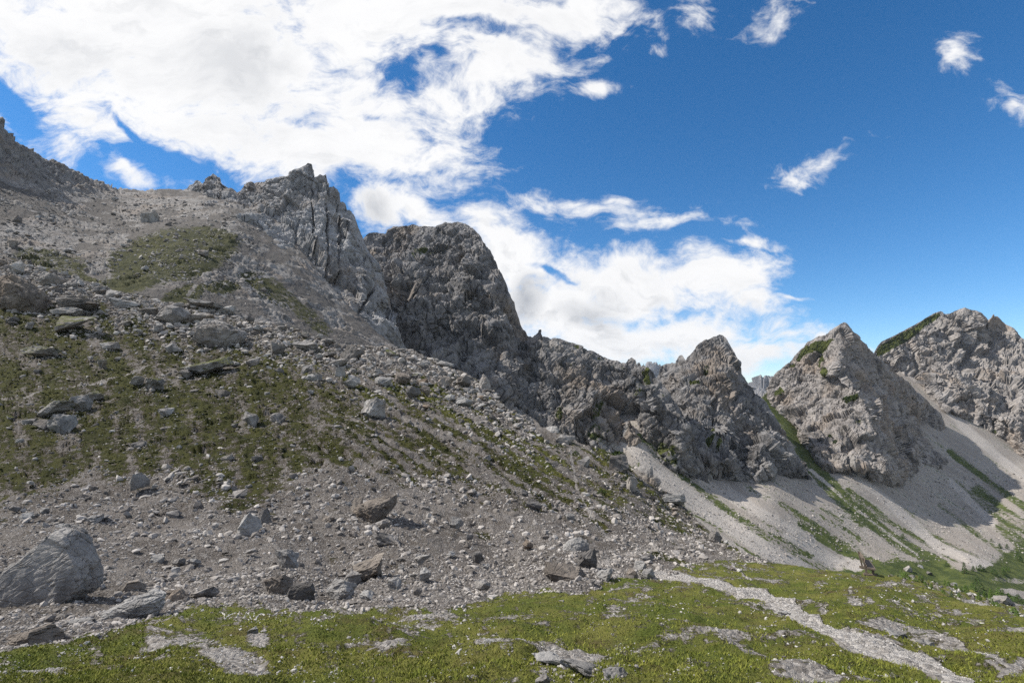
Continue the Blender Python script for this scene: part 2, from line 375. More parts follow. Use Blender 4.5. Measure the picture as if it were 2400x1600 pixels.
def mat_boulder(name, light=(.34, .325, .31), dark=(.19, .178, .168), warm=(.27, .205, .145), k=.9, moss=.0):
    n = NT(name)
    tc = n.N('ShaderNodeTexCoord'); oi = n.N('ShaderNodeObjectInfo')
    va = n.N('ShaderNodeVectorMath'); va.operation = 'ADD'; n.L(n.P, va.inputs[0]); n.L(oi.outputs['Location'], va.inputs[1])
    col, a, b = rock_colour(n, k, light, dark, warm)
    col = n.mix(n.ramp(oi.outputs['Random'], 0, 1, .0, .35), col, tuple(x*.55 for x in dark))
    if moss:
        mm = n.math('MULTIPLY', n.ramp(n.up(), .55, .85), n.ramp(n.noise(1.4, 6, .65), .62-.3*moss, .70-.3*moss))
        col = n.mix(mm, col, n.mix(n.ramp(n.noise(6, 5, .6), .4, .6), (.045, .052, .013), (.10, .105, .03)))
    cr = n.voro(1.5/k, 'DISTANCE_TO_EDGE', vec=n.scaled(n.P, (1, 1, 1.8), (.5, .3, 0)))
    h = n.math('ADD', n.math('MULTIPLY', n.ramp(cr.outputs['Distance'], 0, .06), .35), n.math('ADD', b, n.math('MULTIPLY', n.noise(9/k, 8, .7), .6)))
    return n.done(col, .9, n.bump(h, .75, .16*k), .2)
def mat_stone(name, lo, hi):
    n = NT(name); t = n.attr('tone')
    col = n.mix(t, lo, hi); col = n.mix(n.ramp(n.noise(6, 6, .7), .5, .72, 0, .5), col, tuple(x*.6 for x in lo))
    return n.done(col, .92, n.bump(n.noise(14, 6, .7), .5, .05), .2)
def mat_tone(name, c0, c1, rough=.9, trans=0.0):
    n = NT(name); return n.done(n.mix(n.attr('tone'), c0, c1), rough, None, .15)

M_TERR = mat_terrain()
M_MID = mat_mountain('mid_slope_ground', (.265, .252, .24), (.14, .132, .125), (.22, .18, .145), 2.2, (.066, .066, .026), (.036, .039, .016), (.155, .144, .134))
M_TOWER = mat_mountain('tower_rock', (.33, .328, .332), (.205, .202, .202), (.25, .205, .165), 6.0)
M_PEAK = mat_mountain('shaded_peak_rock', (.225, .218, .216), (.122, .117, .115), (.26, .205, .155), 7.0)  # darker peak rock, cloud shade painted into the colour
M_PEAKL = mat_mountain('sunlit_peak_rock', (.31, .287, .27), (.165, .152, .143), (.27, .21, .157), 6.0)  # lighter copy for the sunlit peaks, sunlight put into the colour
M_SCREE = mat_mountain('valley_scree', (.44, .405, .37), (.33, .305, .28), (.42, .37, .33), 2.6, (.090, .108, .032), (.045, .062, .020), (.44, .405, .37), SC0=-.6)
M_FAR = mat_mountain('far_rock', (.26, .25, .25), (.16, .155, .155), (.2, .18, .15), 60.0)
M_B = [mat_boulder('boulder_grey'), mat_boulder('boulder_pale', (.37, .36, .345), (.24, .23, .22), (.31, .265, .215)), mat_boulder('boulder_brown', (.27, .235, .20), (.145, .125, .108), (.25, .17, .105)),
       mat_boulder('boulder_mossy', (.29, .275, .26), (.15, .14, .13), (.22, .17, .12), .9, 1.0), mat_boulder('boulder_dark', (.20, .188, .178), (.115, .107, .10), (.18, .14, .105))]
M_ST = mat_stone('scree_stone', (.11, .098, .088), (.44, .41, .38)); M_STW = mat_stone('white_stone', (.25, .237, .222), (.52, .50, .475))
M_TUS = mat_tone('tussock', (.015, .018, .006), (.064, .067, .018)); M_GR = mat_tone('grass_blade', (.082, .108, .015), (.215, .218, .046))

# ------------------------------------------------------------------ terrain sheets (lofted between surveyed lines, each with its own distances)
class Sheet: pass
def make_sheet(name, crest, bottom, depth_pts, mat, u0, u1, du, nrow, mode='tps', crest_y=None, bottom_y=None, jag=(0, 40), disp=None, attrs=None,
               grooves=(), lower=None, back=(0.03, 1.1), smooth_=True, label=None, seed=0, calm=.0, calm_px=12.):
    sh = Sheet(); nu = int((u1-u0)/du)+1; U = np.linspace(u0, u1, nu)
    cu = np.array([c[0] for c in crest], float); cv = np.array([c[1] for c in crest], float)
    vc = np.interp(U, cu, cv)
    if jag[0]:
        z = np.stack([U/jag[1], np.full(nu, seed+.37), np.zeros(nu)], 1); vc = vc+jag[0]*fbm(z, 5, .6, seed=seed)
    vb = np.interp(U, [c[0] for c in bottom], [c[1] for c in bottom]); vb = np.maximum(vb, vc+6)
    s = np.linspace(0, 1, nrow)[:, None]
    VV = vc[None]+s*(vb-vc)[None]
    if lower:
        extra = np.linspace(0, 1, lower[1]+1)[1:, None]**1.3
        VV = np.concatenate([VV, vb[None]+extra*(lower[0]-vb[None])], 0)
    UU = np.broadcast_to(U[None], VV.shape).copy(); nr = VV.shape[0]
    q = np.stack([UU.ravel(), VV.ravel()], 1)
    if mode == 'tps':
        p = np.array(depth_pts, float); Y = np.exp(tps(p[:, :2]/400, np.log(p[:, 2]), q/400, 2e-4))
    else:
        pts = [tuple(x[:2]) for x in depth_pts]; val = [1/x[2] for x in depth_pts]
        for (x, y) in crest:
            if u0-1 <= x <= u1+1: pts.append((x, y-12)); val.append(1/np.interp(x, [c[0] for c in crest_y], [c[1] for c in crest_y]))
        for (x, y) in bottom: pts.append((x, y+8)); val.append(1/np.interp(x, [c[0] for c in bottom_y], [c[1] for c in bottom_y]))
        Y = 1/linear_field(pts, val, q)
    Y = Y.reshape(VV.shape)
    P = ray(UU, VV, Y)
    gu = np.gradient(P, axis=1); gv = np.gradient(P, axis=0)
    n = np.cross(gv, gu); n /= np.linalg.norm(n, axis=2, keepdims=True)+1e-9
    toward = (n*P).sum(2, keepdims=True); n = np.where(toward > 0, -n, n)
    if disp is not None:
        d, dz = disp(P.reshape(-1, 3), UU.ravel(), VV.ravel())
        for line, w, dep in grooves:
            dd, t = seg_dist(UU.ravel()+6*perlin(np.stack([UU.ravel()/18, VV.ravel()/18, 0*VV.ravel()], 1), 91), VV.ravel(), line)
            d = d-dep*np.exp(-(dd/w)**2)*np.clip(4*np.minimum(t, 1-t)+.35, 0, 1)
        d = d.reshape(VV.shape)*(1-calm*np.exp(-(VV-vc[None])/calm_px))
        P = P+n*d[..., None]; P[..., 2] += np.asarray(dz).reshape(VV.shape) if np.ndim(dz) else dz
    A = attrs(UU.ravel(), VV.ravel(), P.reshape(-1, 3), n.reshape(-1, 3)) if attrs else {}
    sh.U, sh.vc, sh.P, sh.VV, sh.Y, sh.n, sh.U0, sh.du = U, vc, P, VV, P[..., 1], n, u0, (u1-u0)/(nu-1)
    sh.A = {k: x.reshape(VV.shape) for k, x in A.items()}
    # far side of the crest, so that every ridge is a solid body
    c0 = P[0]; rows = []
    for k in (7, 6, 5, 4, 3, 2, 1):
        st = back[0]*c0[:, 1]*k**1.35
        b = c0.copy(); b[:, 1] += st; b[:, 2] -= st*back[1]; b[:, 0] *= (b[:, 1]/c0[:, 1]); rows.append(b)
    full = np.concatenate([np.stack(rows), P], 0); na = len(rows)
    if lower:
        last = P[-1].copy(); last[:, 1] = -25; last[:, 0] = np.linspace(-60, 60, nu); last[:, 2] = -1.9; full = np.concatenate([full, last[None]], 0)
    fa = {}
    for k, x in sh.A.items():
        x = np.concatenate([np.repeat(x[:1], na, 0), x]+([x[-1:]] if lower else []), 0); fa[k] = x
    me = mesh_from(name, full, grid_faces(full.shape[0], nu)[:, ::-1], fa, smooth_)
    sh.o = add_obj(name, me, mat, kind='structure', label=label); return sh
def at(sh, u, v):
    """point, normal of a sheet at survey pixels"""
    u = np.atleast_1d(np.asarray(u, float)); v = np.atleast_1d(np.asarray(v, float))
    fc = np.clip((u-sh.U0)/sh.du, 0, len(sh.U)-1.001); c = fc.astype(int); tc = fc-c
    col = sh.VV[:, c].T; r = np.array([np.searchsorted(col[i], v[i]) for i in range(len(v))], int); r = np.clip(r, 1, sh.VV.shape[0]-1)
    i = np.arange(len(v)); v0, v1 = col[i, r-1], col[i, r]; t = np.clip((v-v0)/(v1-v0+1e-9), 0, 1)[:, None]; tc = tc[:, None]
    p = (sh.P[r-1, c]*(1-tc)+sh.P[r-1, c+1]*tc)*(1-t)+(sh.P[r, c]*(1-tc)+sh.P[r, c+1]*tc)*t
    return p, sh.n[r, c]
def sample(sh, name, u, v):
    c = np.clip(((np.asarray(u)-sh.U0)/sh.du).round().astype(int), 0, len(sh.U)-1)
    r = np.array([np.searchsorted(sh.VV[:, ci], vi) for ci, vi in zip(c, v)]); return sh.A[name][np.clip(r, 0, sh.VV.shape[0]-1), c]

# ---- near ground: meadow, scree apron, boulder hillside
NEAR_CREST = [(-400, 520), (-200, 570), (0, 602), (77, 623), (168, 643), (214, 662), (268, 680), (337, 690), (383, 708), (486, 716), (543, 730), (597, 748), (670, 756), (719, 778), (765, 792),
              (803, 806), (884, 814), (964, 824), (983, 836), (1021, 845), (1067, 874), (1113, 888), (1159, 916), (1178, 951), (1213, 970), (1243, 982), (1274, 1005), (1313, 1022), (1343, 1040), (1389, 1058),
              (1412, 1062), (1462, 1080), (1508, 1106), (1527, 1120), (1546, 1150), (1588, 1172), (1607, 1195), (1665, 1245), (1699, 1268), (1736, 1292), (1813, 1321), (1905, 1338), (1969, 1345), (2023, 1349), (2058, 1352),
              (2128, 1361), (2160, 1371), (2186, 1384), (2275, 1414), (2352, 1435), (2400, 1448), (2700, 1535)]
near_pts = [(-400, 520, 150), (-400, 800, 100), (-400, 1100, 50), (-400, 1400, 20), (-400, 1600, 8)]
for u, lst in {0: [(602, 140), (700, 118), (800, 98), (900, 80), (1000, 63), (1100, 50), (1200, 39), (1300, 30), (1400, 22), (1470, 15.5), (1530, 10.8), (1600, 7.2)],
               400: [(705, 128), (800, 103), (900, 83), (1000, 65), (1100, 51), (1200, 40), (1300, 31), (1380, 23), (1430, 17), (1500, 10.6), (1600, 6.8)],
               800: [(806, 112), (900, 88), (1000, 68), (1100, 53), (1200, 41), (1300, 32), (1390, 22), (1430, 14.5), (1500, 9.8), (1600, 6.6)],
               1200: [(965, 90), (1050, 71), (1150, 53), (1250, 40), (1350, 28), (1400, 18.5), (1450, 12.6), (1500, 9.6), (1600, 6.5)],
               1500: [(1100, 78), (1150, 66), (1200, 55), (1270, 42), (1310, 34), (1345, 27), (1400, 18.5), (1450, 12.8), (1600, 6.5)],
               1690: [(1262, 56), (1290, 45), (1320, 34), (1350, 28), (1400, 18.5)], 1813: [(1321, 38)],
               2023: [(1349, 32), (1400, 19.5), (1450, 13), (1500, 9.8), (1600, 6.6)], 2160: [(1371, 31)], 2275: [(1414, 24)], 2400: [(1448, 19), (1500, 11.5), (1600, 7)], 2700: [(1535, 14), (1620, 8.5)]}.items():
    near_pts += [(u, v, y) for v, y in lst]
near_pts += [(u, 1760, 4.3) for u in (-400, 400, 1200, 2000, 2700)]+[(u, 2600, 1.85) for u in (-400, 1200, 2700)]
MEADOW = [(-400, 1560), (0, 1532), (100, 1512), (280, 1488), (350, 1455), (450, 1424), (540, 1411), (620, 1416), (700, 1422), (760, 1428), (900, 1412), (1060, 1424), (1110, 1408), (1180, 1378), (1270, 1382), (1350, 1392), (1400, 1374), (1430, 1355),
          (1500, 1342), (1560, 1346), (1640, 1312), (1700, 1308), (1813, 1318), (2700, 1300)]
LOWGREEN = [(-400, 1240), (0, 1215), (200, 1140), (400, 1125), (540, 1170), (620, 1210), (700, 1150), (850, 1115), (950, 1150), (1100, 1160), (1300, 1215), (1500, 1245), (1800, 1330)]
PATH = [(1520, 1350, 9), (1580, 1352, 13), (1650, 1366, 14), (1720, 1383, 15), (1800, 1408, 18), (1850, 1434, 24), (1890, 1462, 27), (1950, 1494, 27), (2030, 1522, 27), (2110, 1550, 30), (2180, 1580, 32), (2260, 1620, 34)]
TRAILS = [([(0, 941), (57, 933), (126, 914), (214, 901), (287, 884), (356, 855)], 1.7, .55), ([(383, 888), (459, 888), (509, 872), (555, 853), (640, 846)], 1.6, .5), ([(165, 1010), (230, 991), (298, 968), (344, 945)], 1.6, .4),
          ([(1336, 1060), (1345, 1106), (1351, 1144), (1370, 1183), (1401, 1225), (1430, 1255)], 2.8, .55), ([(1530, 1275), (1538, 1252), (1603, 1261), (1691, 1271)], 2.4, .75), ([(1400, 1330), (1450, 1310), (1500, 1292), (1535, 1274)], 12, .55),
          ([(1190, 955), (1225, 985), (1235, 1010)], 3, .5), ([(1715, 1318), (1722, 1340), (1760, 1365)], 2.6, .6), ([(1420, 1400), (1432, 1380), (1440, 1365)], 4, .45), ([(900, 940), (990, 1010)], 3, .35)]
BARE = [(420, 1500, 95, 20, 2, .9), (560, 1560, 95, 26, 8, 1.0), (90, 1580, 90, 14, 0, .85), (600, 1500, 40, 18, 20, .75), (1100, 1450, 260, 12, -2, .55), (900, 1460, 160, 14, 5, .5), (880, 1505, 90, 10, 5, .6),
        (1330, 1535, 150, 24, 12, 1.0), (1160, 1510, 80, 14, 0, .7), (2005, 1412, 26, 12, 20, .8), (2120, 1490, 120, 18, 12, .85), (2250, 1530, 110, 14, 22, .9), (2060, 1505, 60, 14, 15, .7), (1750, 1525, 55, 12, 22, .9), (1690, 1495, 60, 9, 12, .8),
        (1860, 1578, 90, 16, 8, .95), (1920, 1600, 160, 16, 8, .9), (1740, 1332, 90, 8, 8, .55), (1680, 1362, 30, 8, 0, .5), (1760, 1420, 60, 14, 20, .45), (2330, 1420, 90, 9, 20, .85), (2370, 1590, 60, 24, -20, .7), (1450, 1440, 120, 18, 5, .35), (700, 1440, 200, 12, 0, .6), (1130, 1390, 70, 14, 10, .5)]
def near_attrs(u, v, P, n):
    mb = np.interp(u, [m[0] for m in MEADOW], [m[1] for m in MEADOW]); lg = np.interp(u, [m[0] for m in LOWGREEN], [m[1] for m in LOWGREEN]); cr = np.interp(u, [m[0] for m in NEAR_CREST], [m[1] for m in NEAR_CREST])
    nz = fbm(np.stack([u/130, v/70, 0*u], 1), 4, .55, seed=31); nz2 = fbm(np.stack([u/42, v/22, 0*u+4], 1), 4, .6, seed=37)
    meadow = smooth(v-mb+14*nz2*2, -6, 12)
    up = smooth(lg-v+70*nz, -35, 55)
    right = smooth(u, 560, 980)
    ang = math.atan2(.62, 1.0); qx = u*math.cos(ang)+v*math.sin(ang); qy = -u*math.sin(ang)+v*math.cos(ang)
    stripe = fbm(np.stack([qx/190, qy/14, 0*u], 1), 4, .55, seed=41)
    ang2 = math.atan2(1, .25); px = u*math.cos(ang2)+v*math.sin(ang2); py = -u*math.sin(ang2)+v*math.cos(ang2)
    tongue = fbm(np.stack([px/110, py/36, 0*u+9], 1), 4, .55, seed=43)
    hill = (.63-.17*right)+(.75*tongue)*(1-right)+(1.6*stripe)*right+.34*nz2
    crestband = 1-smooth(v-cr, 30, 120)
    hill = hill-.22*crestband*(1-smooth(u, 1050, 1250))-.12*smooth(u, 1300, 1600)
    hill = np.where(u > 1400, hill+.08, hill)
    scree = .08+.30*np.maximum(0, nz)+.25*np.maximum(nz2, 0)
    g = scree*(1-up)+hill*up
    bare = ell(u, v, BARE)
    gm = .72+.62*nz2+.34*nz-(.42+.5*nz2)*bare
    g = g*(1-meadow)+gm*meadow
    g = np.maximum(g, .8*ell(u, v, [(1530, 1300, 60, 14, 10, 1), (1580, 1320, 70, 12, 12, .9), (1500, 1290, 30, 9, -30, .9), (1130, 1240, 30, 12, 30, .8), (930, 905, 50, 22, 15, .9), (1010, 920, 70, 26, 12, .9), (620, 860, 80, 25, 5, .85), (560, 1185, 60, 18, -15, .8)]))
    d, t = seg_dist(u, v, PATH); hw = np.interp(t*(len(PATH)-1), np.arange(len(PATH)), [q[2] for q in PATH])
    pth = 1-smooth(d+3.5*nz2*hw/16, hw*.55, hw*.85)
    tr = strokes(u+6*nz2, v+4*nz, TRAILS)
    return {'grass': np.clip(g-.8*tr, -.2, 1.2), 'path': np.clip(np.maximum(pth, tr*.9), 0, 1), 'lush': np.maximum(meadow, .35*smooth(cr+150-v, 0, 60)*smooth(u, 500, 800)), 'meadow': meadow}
def near_disp(P, u, v):
    mb = np.interp(u, [m[0] for m in MEADOW], [m[1] for m in MEADOW]); meadow = smooth(v-mb, -8, 14)
    far = smooth(1350-v, 0, 500)
    dz = .42*fbm(P/np.array([2.8, 2.8, 2.8]), 5, .5, seed=3)*meadow*smooth(P[:, 1], 4, 10) + .85*fbm(P/8.0, 5, .52, seed=5)*(1-meadow*.75)+1.5*fbm(P/28.0, 4, .5, seed=8)*far
    fh, fe, ft = facets(P/np.array([1.5, 1.5, 1.2]), 11)
    f2, e2, t2 = facets(P/np.array([.7, .7, .6]), 14)
    dz = dz+(.26*fh*np.clip(P[:, 1]/60, .12, 1)+.11*f2*np.clip(P[:, 1]/35, .2, 1))*(1-meadow)*(.7+far)+.05*fbm(P/.5, 3, .6, seed=9)
    # terraced cattle-track steps in the turf
    dz = dz+.10*meadow*smooth(fbm(P/1.1+3, 3, .5, seed=13), -.1, .25)
    return 0*dz, dz
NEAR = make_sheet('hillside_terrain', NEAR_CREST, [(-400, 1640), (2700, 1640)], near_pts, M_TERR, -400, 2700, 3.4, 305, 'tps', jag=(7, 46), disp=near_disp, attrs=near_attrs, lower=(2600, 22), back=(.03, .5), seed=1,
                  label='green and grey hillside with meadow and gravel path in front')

# ---- slope behind the boulder hill: scree bowl, green mound
MID_CREST = [(-400, 60), (-150, 190), (0, 283), (14, 300), (35, 325), (90, 358), (200, 410), (275, 441), (300, 441), (340, 446), (380, 444), (440, 444), (520, 470), (640, 502), (700, 580), (800, 700), (900, 790), (1000, 870), (1100, 930)]
mid_pts = [(-400, 60, 300), (-400, 500, 220), (-400, 700, 165), (0, 283, 330), (0, 400, 300), (0, 500, 255), (0, 600, 205), (0, 740, 165), (150, 390, 380), (275, 440, 430), (250, 520, 310), (250, 600, 235), (250, 700, 190), (440, 443, 450), (400, 505, 340), (400, 540, 285), (400, 600, 240), (400, 700, 200),
           (400, 830, 165), (550, 525, 325), (550, 600, 268), (550, 680, 233), (640, 500, 415), (650, 560, 345), (700, 640, 300), (700, 700, 268), (800, 760, 270), (800, 930, 180), (930, 830, 280), (1100, 930, 280), (1100, 1020, 230)]
def mid_attrs(u, v, P, n):
    nz = fbm(np.stack([u/70, v/50, 0*u+2], 1), 4, .55, seed=51); n2 = fbm(np.stack([(u+v*.8)/60, (v-u*.4)/13, 0*u], 1), 4, .6, seed=53)
    g = ell(u, v, [(400, 600, 190, 75, -10, .78), (470, 560, 110, 35, 0, .74), (330, 640, 130, 50, -25, .72), (640, 680, 90, 34, 35, .6), (720, 740, 90, 24, 38, .55), (430, 690, 70, 26, -20, .8), (520, 670, 60, 22, 0, .7), (120, 610, 120, 30, 10, .6), (200, 660, 140, 24, 15, .6), (600, 650, 50, 16, 10, .7)])
    g = g*(.92)+.34*n2+.30*nz+.06
    lines = [([(330, 690), (420, 660), (500, 655), (640, 645)], 4, .4), ([(500, 720), (560, 690), (620, 740)], 4, .4), ([(440, 690), (480, 640), (560, 630)], 5, .5), ([(560, 545), (620, 600), (680, 680)], 5, .4)]
    rockleft = 1-smooth(v-np.interp(u, [0, 40, 130, 200, 275], [410, 430, 450, 465, 445]), -20, 15); rockleft = rockleft*(u < 290)
    sc = .62-.9*rockleft+.55*nz-.5*smooth(fbm(P/22, 3, .5, seed=63), .0, .3)-.5*ell(u, v, [(430, 480, 60, 20, 0, .5), (330, 470, 90, 20, 10, .6), (100, 560, 130, 40, 10, .5), (600, 640, 80, 20, 0, .8), (480, 590, 60, 30, 0, .4)])
    return {'grass': np.clip(g-strokes(u+5*nz, v, lines)-rockleft, -.3, 1), 'scree': np.clip(sc, -.2, 1.2)}
def mid_disp(P, u, v):
    rockleft = (1-smooth(v-np.interp(u, [0, 40, 130, 200, 275], [410, 430, 450, 465, 445]), -25, 10))*(u < 290)
    fh, fe, ft = facets(P/np.array([9, 9, 4.]), 61); f2, e2, t2 = facets(P/np.array([3.2, 3.2, 2.4]), 62)
    blk = smooth(fbm(P/22, 3, .5, seed=63), .0, .3)
    bd = P@np.array([.45, 0, .9])/2.6+.3*fbm(P/14, 2, .5, seed=66); led = perlin(np.stack([bd, 0*bd, 0*bd], 1), 67)
    f3, e3, t3 = facets(P/np.array([1.5, 1.5, 1.2]), 65)
    d = 2.6*fbm(P/40, 5, .52, seed=64)+fh*(2.6*rockleft+1.3*blk)+f2*(1.0*rockleft+.95*blk+.30)+f3*(.22+.3*blk)+1.5*led*rockleft-.9*rockleft*(e2 < .07)
    return d, 0
MID = make_sheet('mountain_slope', MID_CREST, [(-400, 720), (0, 740), (400, 830), (800, 930), (1100, 1020)], mid_pts, M_MID, -400, 1100, 2.9, 170, 'tps', jag=(5, 40), disp=mid_disp, attrs=mid_attrs, seed=2, back=(.03, .9),
                 label='grey scree bowl with a green mound below the rock tower')

# ---- rock mountains
def rock_disp(k, seed, amp=1.0, tilt=(.25, .1), bed=(-.55, .1, .83), fine=.5):
    def f(P, u, v):
        R = P.copy(); R[:, 0] = P[:, 0]+tilt[0]*P[:, 2]; R[:, 1] = P[:, 1]+tilt[1]*P[:, 2]
        R = R+(.6*k*np.stack([fbm(P/(1.6*k), 3, .5, seed=seed+20), fbm(P/(1.6*k)+7, 3, .5, seed=seed+21), fbm(P/(1.6*k)+13, 3, .5, seed=seed+22)], 1))
        h1, e1, _ = facets(R/np.array([5.2, 5.2, 8.5])/k, seed); h2, e2, _ = facets(R/np.array([1.9, 1.9, 3.0])/k, seed+1); h3, e3, _ = facets(R/np.array([.72, .72, 1.0])/k, seed+2)
        h4, e4, _ = facets(R/np.array([.30, .30, .36])/k, seed+3)
        rid = fbm(P/np.array([11, 11, 20.])/k, 3, .5, seed=seed+4, ridged=True)
        fl = fbm(np.stack([R[:, 0], R[:, 1], R[:, 2]*.16], 1)/(3.4*k), 4, .55, seed=seed+6, ridged=True)
        bd = P@np.array(bed)/(1.15*k)+.55*fbm(P/(5*k), 3, .5, seed=seed+7); led = perlin(np.stack([bd, np.zeros_like(bd), np.zeros_like(bd)], 1), seed+8)+.6*perlin(np.stack([bd*2.7, np.zeros_like(bd)+3, np.zeros_like(bd)], 1), seed+9)
        ckv = np.exp(-(perlin(np.stack([R[:, 0], R[:, 1], R[:, 2]*.14], 1)/(2.1*k), seed+12)/.035)**2); ckb = np.exp(-(perlin(np.stack([bd*.9, P[:, 0]/(14*k), P[:, 1]/(14*k)], 1), seed+13)/.04)**2)
        d = k*amp*(.85*(fl-.3)+.42*led+1.1*(rid-.35)+1.9*h1+.52*h2-.55*ckv-.32*ckb+fine*(.24*h3+.11*h4)-.30*np.exp(-(e1/.03)**2)-.18*np.exp(-(e2/.045)**2)-.09*np.exp(-(e3/.07)**2))
        return d, 0
    return f
def no_attr(gl=(), sl=(), gs=.3, gnoise=.25):
    def f(u, v, P, n):
        nz = fbm(np.stack([u/26, v/16, 0*u+2], 1), 4, .55, seed=71)
        flat = smooth(n[:, 2], .5, .85)
        return {'grass': np.clip(ell(u, v, gl)+gnoise*nz-.06, -.3, 1) if gl else np.clip(gnoise*nz, -.3, .4), 'scree': np.clip((ell(u, v, sl) if sl else 0*u)+.2*nz, -.3, 1)}
    return f
KC = [(425, 470), (438, 446), (444, 433), (452, 432), (459, 425), (468, 424), (475, 431), (482, 421), (492, 416), (501, 409), (510, 414), (517, 427), (520, 436), (536, 444), (540, 441), (548, 446), (555, 454), (562, 448), (566, 443), (574, 433), (580, 430), (612, 427), (640, 420), (651, 417), (681, 413), (687, 401), (700, 396),
      (716, 388), (721, 382), (731, 384), (734, 398), (736, 415), (742, 414), (750, 408), (757, 412), (764, 408), (767, 425), (770, 440), (776, 440), (781, 436), (790, 444), (794, 462), (797, 475), (802, 473), (808, 477), (814, 492), (820, 493), (830, 506), (836, 522), (842, 538), (850, 553), (856, 570), (872, 596), (886, 615), (900, 640), (908, 690), (912, 745), (930, 785), (965, 835)]
TOWER = make_sheet('rock_tower', KC, [(425, 560), (470, 575), (560, 600), (650, 690), (760, 800), (850, 850), (965, 900)],
    [(474, 533, 318), (551, 524, 329), (600, 512, 365), (648, 500, 405), (500, 470, 415), (540, 490, 395), (600, 445, 447), (600, 490, 420), (640, 440, 438), (620, 480, 418), (700, 440, 428), (700, 520, 392), (760, 470, 425), (760, 560, 380), (800, 620, 362), (780, 690, 328), (840, 735, 318), (862, 640, 385), (892, 700, 372), (880, 660, 400), (700, 640, 303), (650, 562, 342), (720, 700, 280), (660, 600, 322), (820, 540, 410), (850, 610, 405), (905, 770, 330), (690, 580, 345), (740, 620, 340)],
    M_TOWER, 425, 965, 1.7, 250, 'lin', [(425, 460), (500, 468), (570, 465), (640, 445), (720, 432), (780, 440), (855, 455), (905, 430), (965, 380)], [(425, 345), (470, 345), (560, 322), (650, 298), (760, 275), (850, 285), (965, 310)],
    jag=(2.5, 14), disp=rock_disp(4.6, 100, .72, (.55, .1), fine=.4), attrs=no_attr(gl=[(690, 690, 30, 10, 30, .5), (740, 760, 40, 10, 35, .5)], gnoise=.1), smooth_=False, calm=.75, calm_px=14, back=(.02, 1.5), seed=3,
    grooves=[([(768, 440), (765, 500), (768, 560), (764, 610), (780, 690), (790, 710)], 2.2, 7), ([(735, 415), (730, 470), (735, 530), (725, 600)], 2.0, 4), ([(790, 470), (800, 540), (795, 600)], 2, 4), ([(880, 640), (868, 680), (850, 720), (830, 745), (845, 770)], 3, 8), ([(860, 620), (895, 635)], 4, 9), ([(690, 430), (650, 480), (600, 500)], 3, 3), ([(700, 520), (690, 600), (640, 640)], 2.5, 4), ([(655, 540), (690, 560), (730, 590)], 2, 3)],
    label='tall jagged grey rock tower with slabs and dark cracks')
PC = [(840, 640), (852, 572), (858, 551), (866, 546), (874, 545), (905, 549), (909, 539), (914, 537), (931, 532), (950, 530), (965, 524), (985, 531), (1030, 530), (1045, 521), (1060, 523), (1075, 519), (1088, 522), (1100, 528), (1115, 540), (1128, 556), (1131, 566), (1140, 580), (1150, 591), (1160, 612), (1172, 640), (1182, 654), (1195, 690), (1208, 708),
      (1215, 736), (1226, 762), (1237, 783), (1248, 787), (1257, 778), (1263, 771), (1267, 773), (1271, 787), (1280, 788), (1290, 791), (1310, 798), (1340, 804), (1370, 815), (1400, 826), (1430, 840), (1450, 846), (1467, 851), (1472, 840), (1478, 838), (1489, 841), (1492, 853), (1495, 846), (1499, 845), (1501, 856), (1507, 853), (1512, 856), (1520, 862),
      (1530, 872), (1542, 884), (1560, 905), (1576, 930), (1595, 958), (1615, 988), (1628, 1030), (1650, 1090), (1670, 1150)]
